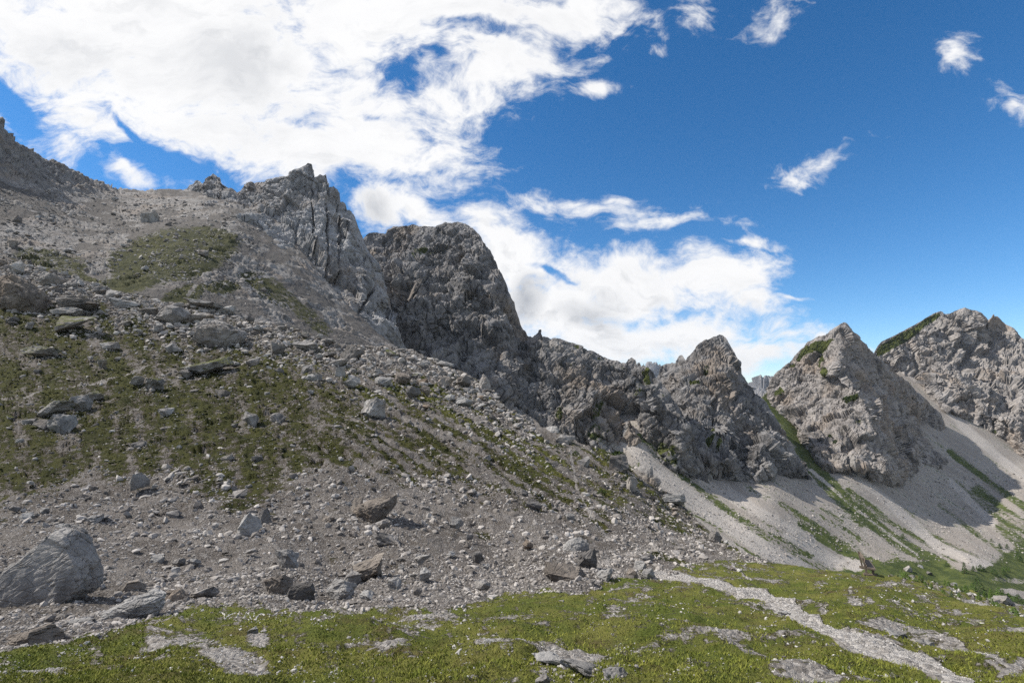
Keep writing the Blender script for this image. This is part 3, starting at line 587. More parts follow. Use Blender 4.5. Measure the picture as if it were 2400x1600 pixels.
PEAK2 = make_sheet('mountain', PC, [(840, 900), (1000, 930), (1200, 1050), (1400, 1140), (1500, 1140), (1560, 1170), (1670, 1200)],
    [(905, 640, 505), (1000, 592, 545), (940, 580, 590), (1090, 560, 540), (1060, 600, 535), (960, 700, 452), (1000, 760, 438), (1060, 720, 458), (1100, 640, 492), (1150, 680, 478), (1180, 760, 462), (1100, 800, 430), (1000, 830, 418), (1200, 850, 438), (1250, 830, 455), (1280, 900, 428), (1350, 900, 432), (1360, 850, 458), (1400, 950, 418), (1430, 900, 442),
     (1472, 940, 436), (1480, 980, 424), (1490, 900, 436), (1515, 900, 422), (1540, 960, 408), (1580, 1020, 400), (1500, 1000, 412), (1460, 1010, 416), (1300, 1000, 405), (1200, 960, 408), (930, 660, 480), (960, 640, 480), (1030, 660, 500), (1020, 800, 445), (1080, 860, 412), (1140, 900, 400), (1130, 740, 470), (900, 760, 450), (940, 820, 420), (880, 680, 520), (1240, 900, 436), (1330, 960, 412), (1380, 880, 452), (1420, 1020, 402), (1560, 1080, 392), (1600, 1100, 395)],
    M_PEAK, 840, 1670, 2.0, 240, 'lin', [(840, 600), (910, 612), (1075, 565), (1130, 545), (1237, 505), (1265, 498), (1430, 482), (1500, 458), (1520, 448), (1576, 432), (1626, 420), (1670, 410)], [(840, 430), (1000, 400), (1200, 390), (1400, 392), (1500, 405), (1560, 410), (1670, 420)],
    jag=(2.2, 14), disp=rock_disp(5.2, 140, 1.0, (.35, .1)), smooth_=False, calm=.75, calm_px=14, back=(.02, 1.5), seed=4,
    attrs=no_attr(gl=[(1005, 592, 60, 6, -25, .62), (1512, 880, 10, 30, 10, .95), (1500, 920, 10, 24, 0, .6), (1545, 930, 14, 18, 40, .6), (1400, 960, 14, 40, 20, .6), (1310, 970, 12, 26, 0, .6), (1345, 810, 60, 8, 12, .5), (1420, 850, 60, 8, 20, .5), (1560, 1060, 50, 30, 50, .62), (1400, 1020, 40, 26, 30, .55), (1330, 850, 30, 12, 20, .5)], sl=[(1470, 990, 12, 70, 8, .95), (1290, 810, 40, 14, 15, .7), (1440, 1060, 60, 20, 30, .8), (1330, 820, 60, 8, 15, .6), (1390, 1000, 12, 40, 20, .6), (905, 790, 20, 50, 30, .9)], gnoise=.22),
    grooves=[([(1010, 640), (975, 690), (940, 740)], 3, 6), ([(1000, 760), (1003, 820), (1010, 870)], 3, 5), ([(1105, 680), (1120, 730), (1115, 780)], 3, 5), ([(960, 600), (940, 650)], 3, 5), ([(1150, 620), (1170, 700), (1200, 780)], 2.5, 3), ([(1080, 720), (1090, 800), (1060, 850)], 2.5, 4), ([(1290, 850), (1310, 920), (1290, 980)], 3, 4), ([(1380, 860), (1370, 940), (1400, 1000)], 3, 4), ([(1180, 820), (1160, 880), (1180, 930)], 3, 4), ([(1240, 850), (1260, 900), (1250, 960)], 2.5, 3)],
    label='broad dark grey rock mountain with a long ridge running right')
P3C = [(1525, 905), (1546, 876), (1553, 857), (1573, 850), (1583, 850), (1588, 836), (1594, 832), (1600, 833), (1606, 842), (1622, 827), (1632, 811), (1642, 802), (1653, 797), (1668, 790), (1680, 786), (1687, 783), (1693, 784), (1700, 788), (1710, 803), (1715, 812), (1726, 838), (1737, 865), (1753, 896), (1768, 922), (1791, 938), (1806, 957), (1825, 988), (1840, 1012), (1856, 1037), (1870, 1065), (1884, 1096), (1900, 1118)]
PEAK3 = make_sheet('mountain', P3C, [(1525, 1150), (1650, 1180), (1750, 1170), (1830, 1160), (1900, 1150)],
    [(1600, 900, 510), (1640, 860, 520), (1690, 820, 545), (1660, 950, 472), (1700, 880, 500), (1620, 1000, 450), (1700, 1000, 447), (1760, 960, 488), (1780, 1050, 430), (1830, 1060, 450), (1700, 1080, 412), (1650, 1080, 412), (1745, 1130, 424), (1825, 1118, 438), (1870, 1100, 462), (1720, 940, 490), (1740, 1040, 455), (1650, 1130, 420), (1600, 1060, 425), (1810, 1000, 480), (1680, 1030, 450), (1800, 1100, 425)],
    M_PEAK, 1525, 1900, 1.7, 210, 'lin', [(1525, 580), (1590, 562), (1687, 560), (1737, 548), (1800, 515), (1900, 475)], [(1525, 480), (1650, 440), (1750, 445), (1830, 465), (1900, 500)],
    jag=(2.2, 12), disp=rock_disp(5.0, 180, .95, (.3, .1)), smooth_=False, calm=.75, calm_px=14, back=(.02, 1.5), seed=5, attrs=no_attr(gl=[(1629, 900, 16, 7, 15, 1), (1655, 858, 12, 6, 0, .6), (1657, 1040, 9, 12, 20, .9), (1684, 1046, 7, 7, 0, .8), (1660, 1020, 14, 10, 0, .6), (1600, 1000, 16, 16, 30, .5), (1640, 1090, 30, 14, 30, .5)], sl=[(1640, 1100, 60, 20, 25, .8), (1600, 1040, 14, 40, -30, .7)], gnoise=.2),
    grooves=[([(1640, 880), (1680, 930), (1670, 1000)], 3, 5), ([(1700, 850), (1725, 900), (1720, 960)], 3, 4), ([(1690, 1000), (1720, 1060), (1740, 1110)], 3, 5), ([(1775, 930), (1800, 990), (1830, 1050)], 3, 4), ([(1620, 830), (1640, 870), (1660, 880)], 2.5, 3)], label='steep dark rock pinnacle right of the long ridge')
P4C = [(1790, 960), (1800, 925), (1803, 905), (1807, 891), (1821, 873), (1852, 846), (1868, 828), (1883, 814), (1893, 800), (1906, 795), (1918, 788), (1932, 784), (1952, 772), (1963, 765), (1967, 760), (1976, 756), (1984, 758), (1988, 763), (1997, 773), (2017, 796), (2036, 815), (2051, 831), (2074, 850), (2093, 869), (2120, 888), (2143, 911), (2174, 942), (2204, 968), (2216, 995), (2222, 1044), (2240, 1075)]
PEAK4 = make_sheet('mountain', P4C, [(1790, 1010), (1850, 1090), (1950, 1180), (2060, 1190), (2150, 1180), (2240, 1130)],
    [(1975, 800, 649), (1958, 860, 615), (1994, 902, 595), (2028, 944, 574), (2038, 1005, 546), (2092, 1105, 516), (1900, 850, 671), (1850, 900, 664), (1880, 950, 628), (1930, 960, 602), (1900, 1030, 559), (1960, 1060, 520), (1830, 960, 646), (2050, 900, 712), (2100, 960, 738), (2150, 1000, 785), (2185, 1060, 735), (2120, 1060, 632), (2020, 850, 702), (1920, 900, 641), (1990, 1000, 548), (2010, 1090, 509), (1940, 1100, 509), (2150, 1085, 665), (2060, 1120, 520), (2200, 1088, 676), (1870, 880, 662), (1950, 1010, 558)],
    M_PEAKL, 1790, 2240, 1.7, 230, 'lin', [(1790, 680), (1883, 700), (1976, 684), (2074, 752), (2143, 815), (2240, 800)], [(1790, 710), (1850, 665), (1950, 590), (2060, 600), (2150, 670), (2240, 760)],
    jag=(2.0, 12), disp=rock_disp(5.2, 220, .85, (-.5, .1), (.62, .1, .78)), smooth_=False, calm=.75, calm_px=14, back=(.02, 1.5), seed=6, attrs=no_attr(gl=[(1905, 815, 45, 14, -32, 1), (1930, 805, 26, 8, -40, 1), (1922, 842, 9, 24, -5, 1), (1940, 870, 14, 18, -30, .8), (1880, 835, 22, 9, -40, .8), (1855, 855, 12, 7, -30, .8), (1995, 932, 24, 9, -25, .7), (1830, 925, 12, 16, 30, .9), (1945, 790, 10, 6, 0, .8), (2010, 990, 16, 6, 0, .55)], sl=[(1990, 1075, 8, 40, -20, .7)], gnoise=.16),
    grooves=[([(1970, 1000), (1985, 1060), (1995, 1110)], 4, 6), ([(2060, 860), (2110, 930), (2160, 990)], 3, 4), ([(2040, 900), (2090, 980), (2130, 1050)], 3, 4), ([(1890, 960), (1930, 1010), (1960, 1030)], 3, 4)], label='pointed pyramid peak with green grass on its left shoulder')
P5C = [(2040, 845), (2047, 830), (2056, 812), (2066, 800), (2105, 781), (2130, 768), (2150, 757), (2173, 743), (2190, 734), (2204, 728), (2216, 733), (2227, 733), (2240, 726), (2250, 724), (2261, 722), (2275, 727), (2296, 732), (2307, 741), (2313, 752), (2316, 757), (2321, 746), (2328, 735), (2333, 740), (2338, 739), (2353, 754), (2376, 769), (2400, 796), (2450, 830), (2550, 900), (2700, 1000)]
PEAK5 = make_sheet('mountain', P5C, [(2040, 950), (2150, 1000), (2300, 1110), (2600, 1250), (2700, 1300)],
    [(2105, 850, 948), (2150, 820, 965), (2220, 800, 978), (2180, 900, 895), (2260, 900, 885), (2300, 800, 992), (2318, 800, 1010), (2320, 850, 955), (2300, 960, 852), (2370, 900, 898), (2380, 1000, 822), (2260, 970, 852), (2400, 1060, 790), (2200, 850, 930), (2280, 860, 945), (2350, 820, 985), (2240, 930, 880), (2160, 890, 930), (2340, 940, 880), (2130, 870, 945), (2220, 960, 850)],
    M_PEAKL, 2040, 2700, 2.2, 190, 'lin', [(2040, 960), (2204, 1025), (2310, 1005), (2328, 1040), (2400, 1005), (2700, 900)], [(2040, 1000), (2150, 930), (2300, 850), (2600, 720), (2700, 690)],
    jag=(2.0, 14), disp=rock_disp(7.0, 260, 1.1, (-.4, .1), (.62, .1, .78)), smooth_=False, calm=.75, calm_px=14, back=(.02, 1.5), seed=7, attrs=no_attr(gl=[(2110, 795, 75, 14, -30, 1.1), (2175, 752, 40, 9, -30, 1.0), (2075, 815, 30, 14, -35, 1.0), (2330, 1010, 12, 6, 0, .6)], gnoise=.14),
    grooves=[([(2316, 755), (2300, 790), (2270, 830), (2250, 880)], 5, 12), ([(2140, 830), (2150, 870), (2135, 890)], 4, 8), ([(2240, 800), (2230, 850)], 4, 7), ([(2330, 880), (2310, 940), (2330, 1000)], 4, 7)], label='farthest bare rock mountain with a notch below its second summit')

# ---- scree cones and valley floor
WC = [(1360, 1010), (1440, 940), (1500, 930), (1560, 985), (1650, 1025), (1720, 1000), (1800, 916), (1850, 930), (1950, 1000), (2050, 930), (2115, 862), (2150, 885), (2250, 955), (2400, 1065), (2800, 1260)]
w_pts = [(1380, 1000, 440), (1440, 940, 470), (1470, 960, 446), (1500, 930, 470), (1380, 1180, 360), (1500, 1050, 400), (1560, 980, 445), (1600, 1120, 395), (1650, 1020, 530), (1650, 1110, 425), (1700, 1200, 372), (1720, 1000, 570), (1745, 1130, 424), (1800, 915, 690), (1850, 1010, 600), (1825, 1120, 440), (1883, 1109, 488), (1950, 1000, 720), (1850, 1280, 352),
         (1960, 1335, 355), (2000, 1420, 300), (1950, 1200, 420), (1990, 1085, 552), (1950, 1160, 450), (2050, 1270, 400), (2050, 930, 860), (2115, 862, 960), (2100, 1117, 580), (2100, 1190, 490), (2200, 1200, 545), (2220, 1090, 700), (2200, 960, 858), (2270, 1320, 382), (2310, 1222, 560), (2300, 1060, 760), (2400, 1150, 640), (2400, 1078, 780), (2400, 1300, 460), (2400, 1400, 350),
         (2400, 1480, 290), (2200, 1400, 330), (2200, 1350, 365), (2800, 1250, 700), (2800, 1560, 360), (2150, 1330, 372), (2300, 1340, 370)]
W_GREEN = [([(1560, 1160), (1660, 1220), (1760, 1290), (1830, 1330)], 10, .6), ([(1830, 1180), (1900, 1225), (2000, 1290), (2060, 1330)], 14, .6), ([(1990, 1150), (2100, 1230), (2240, 1310)], 10, .62), ([(2300, 1180), (2380, 1260), (2440, 1300)], 26, .6), ([(1760, 1240), (1880, 1310), (1960, 1345)], 8, .55), ([(1790, 935), (1850, 1000), (1900, 1085), (2000, 1190), (2100, 1268), (2210, 1325)], 20, .85), ([(1500, 1020), (1560, 1090), (1680, 1180), (1790, 1250), (1900, 1300)], 15, .62), ([(1480, 1060), (1530, 1140), (1600, 1210)], 7, .55), ([(2010, 1115), (2080, 1170), (2180, 1255), (2290, 1312)], 15, .66),
           ([(1880, 1230), (1980, 1295), (2080, 1335)], 18, .75), ([(2230, 1060), (2330, 1140), (2420, 1200)], 13, .66), ([(2290, 1150), (2400, 1240)], 26, .56), ([(1640, 1150), (1750, 1240), (1850, 1290)], 5, .5), ([(2240, 1130), (2340, 1220), (2420, 1290)], 12, .55), ([(1940, 1130), (2040, 1200), (2120, 1240)], 9, .6), ([(1860, 1060), (1940, 1150), (2020, 1230)], 10, .6), ([(2200, 1180), (2300, 1260), (2400, 1330)], 9, .5), ([(1700, 1160), (1800, 1230), (1900, 1280), (1990, 1335)], 7, .52), ([(1930, 1200), (2000, 1260), (2100, 1310)], 22, .45)]
W_PALE = [([(1470, 1030), (1540, 1100), (1650, 1190), (1780, 1280), (1880, 1335)], 22, .9), ([(1990, 1090), (2030, 1130), (2110, 1200), (2200, 1280), (2320, 1330)], 13, 1), ([(1900, 1100), (1990, 1180), (2080, 1250), (2150, 1300)], 5, .8), ([(2230, 1130), (2290, 1190), (2330, 1225)], 9, .8), ([(1850, 1250), (1950, 1310), (2070, 1345)], 16, .9), ([(1640, 1110), (1760, 1190), (1900, 1260)], 16, .6), ([(2140, 880), (2260, 1000), (2400, 1120)], 10, .9)]
W_FLOOR = [(1360, 1400), (1900, 1350), (2000, 1330), (2060, 1318), (2120, 1310), (2200, 1322), (2290, 1336), (2330, 1320), (2400, 1265), (2800, 1330)]
def w_attrs(u, v, P, n):
    ang = math.atan2(.62, 1.0); qx = u*math.cos(ang)+v*math.sin(ang); qy = -u*math.sin(ang)+v*math.cos(ang)
    st = fbm(np.stack([qx/120, qy/9, 0*u], 1), 5, .6, seed=81); n1 = fbm(np.stack([u/40, v/24, 0*u], 1), 4, .6, seed=83)
    fl = np.interp(u, [q[0] for q in W_FLOOR], [q[1] for q in W_FLOOR]); floor = smooth(v-fl+14*n1, -10, 12)
    pale = strokes(u+6*n1, v+4*n1, W_PALE)
    g = np.maximum(strokes(u+8*n1, v+6*n1, W_GREEN), .30)+.66*st+.15*n1-.5*pale
    g = g*(1-floor)+(.92+.5*n1-.9*ell(u, v, [(2390, 1392, 60, 10, 12, 1), (2330, 1410, 30, 9, 0, .6), (2380, 1360, 60, 8, 5, .4)]))*floor
    return {'grass': np.clip(g, -.2, 1.2), 'scree': np.clip(.56+.5*pale+.85*st+.25*n1, .0, 1.2)}
def w_disp(P, u, v):
    fl = np.interp(u, [q[0] for q in W_FLOOR], [q[1] for q in W_FLOOR]); floor = smooth(v-fl, -10, 20)
    ang = math.atan2(.62, 1.0); qx = u*math.cos(ang)+v*math.sin(ang); qy = -u*math.sin(ang)+v*math.cos(ang)
    d = 1.5*fbm(np.stack([qx/160, qy/26, 0*u], 1), 4, .5, seed=85)+.55*fbm(np.stack([qx/60, qy/7, 0*u], 1), 4, .6, seed=86)+floor*2.2*fbm(P/18, 4, .55, seed=87)
    return d, 0
WSH = make_sheet('valley_terrain', WC, [(1360, 1180), (1600, 1260), (1800, 1370), (2000, 1430), (2400, 1500), (2800, 1580)], w_pts, M_SCREE, 1360, 2800, 2.8, 190, 'tps', jag=(0, 40), disp=w_disp, attrs=w_attrs, back=(.03, .4), seed=8, label='pale scree cones running down to the green valley floor')

# ---- bank with trees just beyond the meadow edge
TC_ = [(1950, 1400), (2040, 1356), (2090, 1346), (2160, 1353), (2230, 1373), (2300, 1394), (2400, 1420), (2800, 1550)]
t_pts = [(1950, 1400, 70), (2050, 1352, 78), (2160, 1353, 90), (2300, 1394, 92), (2400, 1420, 88), (2800, 1550, 60), (1950, 1500, 52), (2160, 1440, 60), (2400, 1520, 52), (2800, 1650, 40)]
def t_attrs(u, v, P, n):
    n1 = fbm(np.stack([u/28, v/12, 0*u], 1), 4, .6, seed=93)
    g = .60+.65*n1-.9*ell(u, v, [(2330, 1432, 90, 9, 20, 1), (2370, 1408, 40, 14, 10, .8)])
    return {'grass': np.clip(g, 0, 1.1), 'path': np.clip(.6*ell(u, v, [(2330, 1432, 90, 9, 20, 1)])+.1, 0, 1), 'lush': np.ones(len(u)), 'meadow': np.ones(len(u))}
BANK = make_sheet('valley_bank', TC_, [(1950, 1500), (2160, 1460), (2400, 1530), (2800, 1680)], t_pts, M_TERR, 1950, 2800, 2.6, 60, 'tps', jag=(5, 26), disp=lambda P, u, v: (0*u, .8*fbm(P/6, 5, .55, seed=95)+.5*facets(P/1.8, 96)[0]), attrs=t_attrs, back=(.05, .45), seed=9, label='stony grass bank with small larches beyond the meadow edge')

# ---- far mountains and the land to the horizon
FARC = [(1380, 900), (1440, 880), (1500, 868), (1523, 860), (1540, 857), (1553, 858), (1580, 868), (1640, 900), (1700, 930), (1745, 912), (1756, 903), (1770, 892), (1781, 886), (1791, 886), (1812, 881), (1840, 885), (1900, 900), (2000, 925)]
FARM = make_sheet('mountain', FARC, [(1380, 1000), (2000, 1000)], [(1400, 950, 5200), (1600, 930, 5600), (1530, 900, 5700), (1780, 910, 5500), (1800, 940, 5100), (1900, 950, 5200)], M_FAR, 1380, 2000, 2.5, 40, 'lin', [(1380, 6200), (1540, 6400), (1790, 6100), (2000, 6200)], [(1380, 4600), (2000, 4600)],
    jag=(2, 20), disp=rock_disp(60, 300, 1.0), attrs=no_attr(gl=[(1772, 893, 14, 6, -30, .8), (1800, 886, 10, 4, 0, .7)]), smooth_=False, seed=10, label='distant blue mountain seen through the gaps between the peaks')
gr = np.array([[-8500, -450, -420], [8500, -450, -420], [8500, 8500, -420], [-8500, 8500, -420]], float)
me = mesh_from('ground', gr, np.array([[0, 1, 2, 3]]), {'grass': [.4]*4, 'scree': [.6]*4}); add_obj('ground', me, M_SCREE, kind='structure')
print('terrain', round(time.time()-T0, 1))
# ------------------------------------------------------------------ stones and boulders
def ico(sub):
    bm = bmesh.new(); bmesh.ops.create_icosphere(bm, subdivisions=sub, radius=1.0)
    v = np.array([x.co[:] for x in bm.verts]); f = np.array([[y.index for y in x.verts] for x in bm.faces]); bm.free(); return v, f
ICO = {k: ico(k) for k in (1, 2, 3, 4, 5)}
def rock_shape(w, seed, npts=0, bed=0.0, rough=1.0, outline=None):
    """broken block: the hull of a few scattered corners, faces subdivided, then chipped, cracked and stepped along its bedding"""
    r = np.random.default_rng(seed); npts = npts or int(r.integers(11, 20))
    if outline is None:
        d = r.normal(size=(npts, 3)); d /= (np.abs(d)**3.2).sum(1, keepdims=True)**(1/3.2); pts = d*r.uniform(.82, 1.08, (npts, 1))
    else:
        pts = []
        for y, sc in ((-.75, .84 if w > 200 else .66), (-.25, .97), (.3, 1.0), (.9, .7)):
            for (x, z) in outline: pts.append((x*sc*r.uniform(.93, 1.03), y+r.normal(0, .04 if w > 200 else .12)+(.22*z if w > 200 else 0), z*sc*r.uniform(.93, 1.03)))
        for _ in range(0 if w > 200 else 4): pts.append((r.uniform(-.5, .5), -1, r.uniform(-.5, .4)))
        pts = np.array(pts)
    bm = bmesh.new()
    for p in pts: bm.verts.new(p)
    res = bmesh.ops.convex_hull(bm, input=bm.verts[:]); bmesh.ops.delete(bm, geom=[v for v in bm.verts if not v.link_faces], context='VERTS')
    bmesh.ops.triangulate(bm, faces=bm.faces[:])
    cuts = 13 if w > 140 else 9 if w > 80 else 6 if w > 45 else 3 if w > 24 else 2 if w > 12 else 1
    bmesh.ops.subdivide_edges(bm, edges=bm.edges[:], cuts=cuts, use_grid_fill=True); bmesh.ops.triangulate(bm, faces=bm.faces[:])
    bm.verts.index_update(); bm.normal_update(); p = np.array([v.co[:] for v in bm.verts]); nn = np.array([v.normal[:] for v in bm.verts]); f = np.array([[v.index for v in x.verts] for x in bm.faces]); bm.free()
    o = seed*1.37 % 50
    fh, fe, _ = facets(p*1.5+o, seed % 89); f2, e2, _ = facets(p*np.array([3.6, 3.6, 5.5])+o, seed % 71)
    d = .11*fh+.045*f2-.05*np.exp(-(fe/.05)**2)+.07*fbm(p*1.6+o, 3, .5, seed=seed % 61)
    if w > 24: d = d-.030*np.exp(-(e2/.07)**2)+.030*fbm(p*7+o, 4, .6, seed=3)
    if bed:
        ax = r.normal(0, .25, 3)+np.array([0, 0, 1]); ax /= np.linalg.norm(ax); h = p@ax*4.2+.5*fbm(p*1.5, 2, .5, seed=5); d = d+.06*bed*perlin(np.stack([h, 0*h, 0*h], 1), 6)
    p = p+nn*(d*rough)[:, None]
    lo, hi = p.min(0), p.max(0); return (p-(lo+hi)/2)/((hi-lo)/2), f
BOULDERS = []
def boulder(sheet, u, v, w, h, mat, label=None, tilt=0, seed=None, name='boulder', bed=0.0, depth=.8, planes=11, outline=None, rough=1.0, sub=None, sink=.0, group='boulders on the hillside'):
    seed = seed if seed is not None else int(u*7+v*13)
    p, n = at(sheet, u, v+.40*h); p = p[0]; y = p[1]; m = y/F
    c = ray(u, v, y+.02*depth*min(w, h)*m)
    m = c[1]/F
    q, f = rock_shape(w, seed, planes if planes != 11 else 0, bed, rough, outline)
    q[:, 2] = np.where(q[:, 2] < -.25, -.25+(q[:, 2]+.25)*1.35, q[:, 2])
    t = math.radians(tilt)
    q = q*np.array([w/2, 0.5*depth*(w+h)/2, h/2]) if not tilt or outline is not None else q*np.array([w/2, .5*depth*(w+h)/2, h/2*.85])
    if tilt and outline is None:
        x, z = q[:, 0].copy(), q[:, 2].copy(); q[:, 0] = x*math.cos(t)-z*math.sin(t); q[:, 2] = x*math.sin(t)+z*math.cos(t)
        ex = np.abs(q[:, [0, 2]]).max(0); q[:, 0] *= w/2/ex[0]; q[:, 2] *= h/2/ex[1]
    c = c-np.array([0, 0, .05*h*m]); me = mesh_from(name, q*m, f, None, False)
    o = add_obj(name, me, M_B[mat], label=label, cat='boulder', group=group); o.location = c
    BOULDERS.append((u, v, w, h, o, mat)); return o
G, PA, BR, MO, DK = range(5)
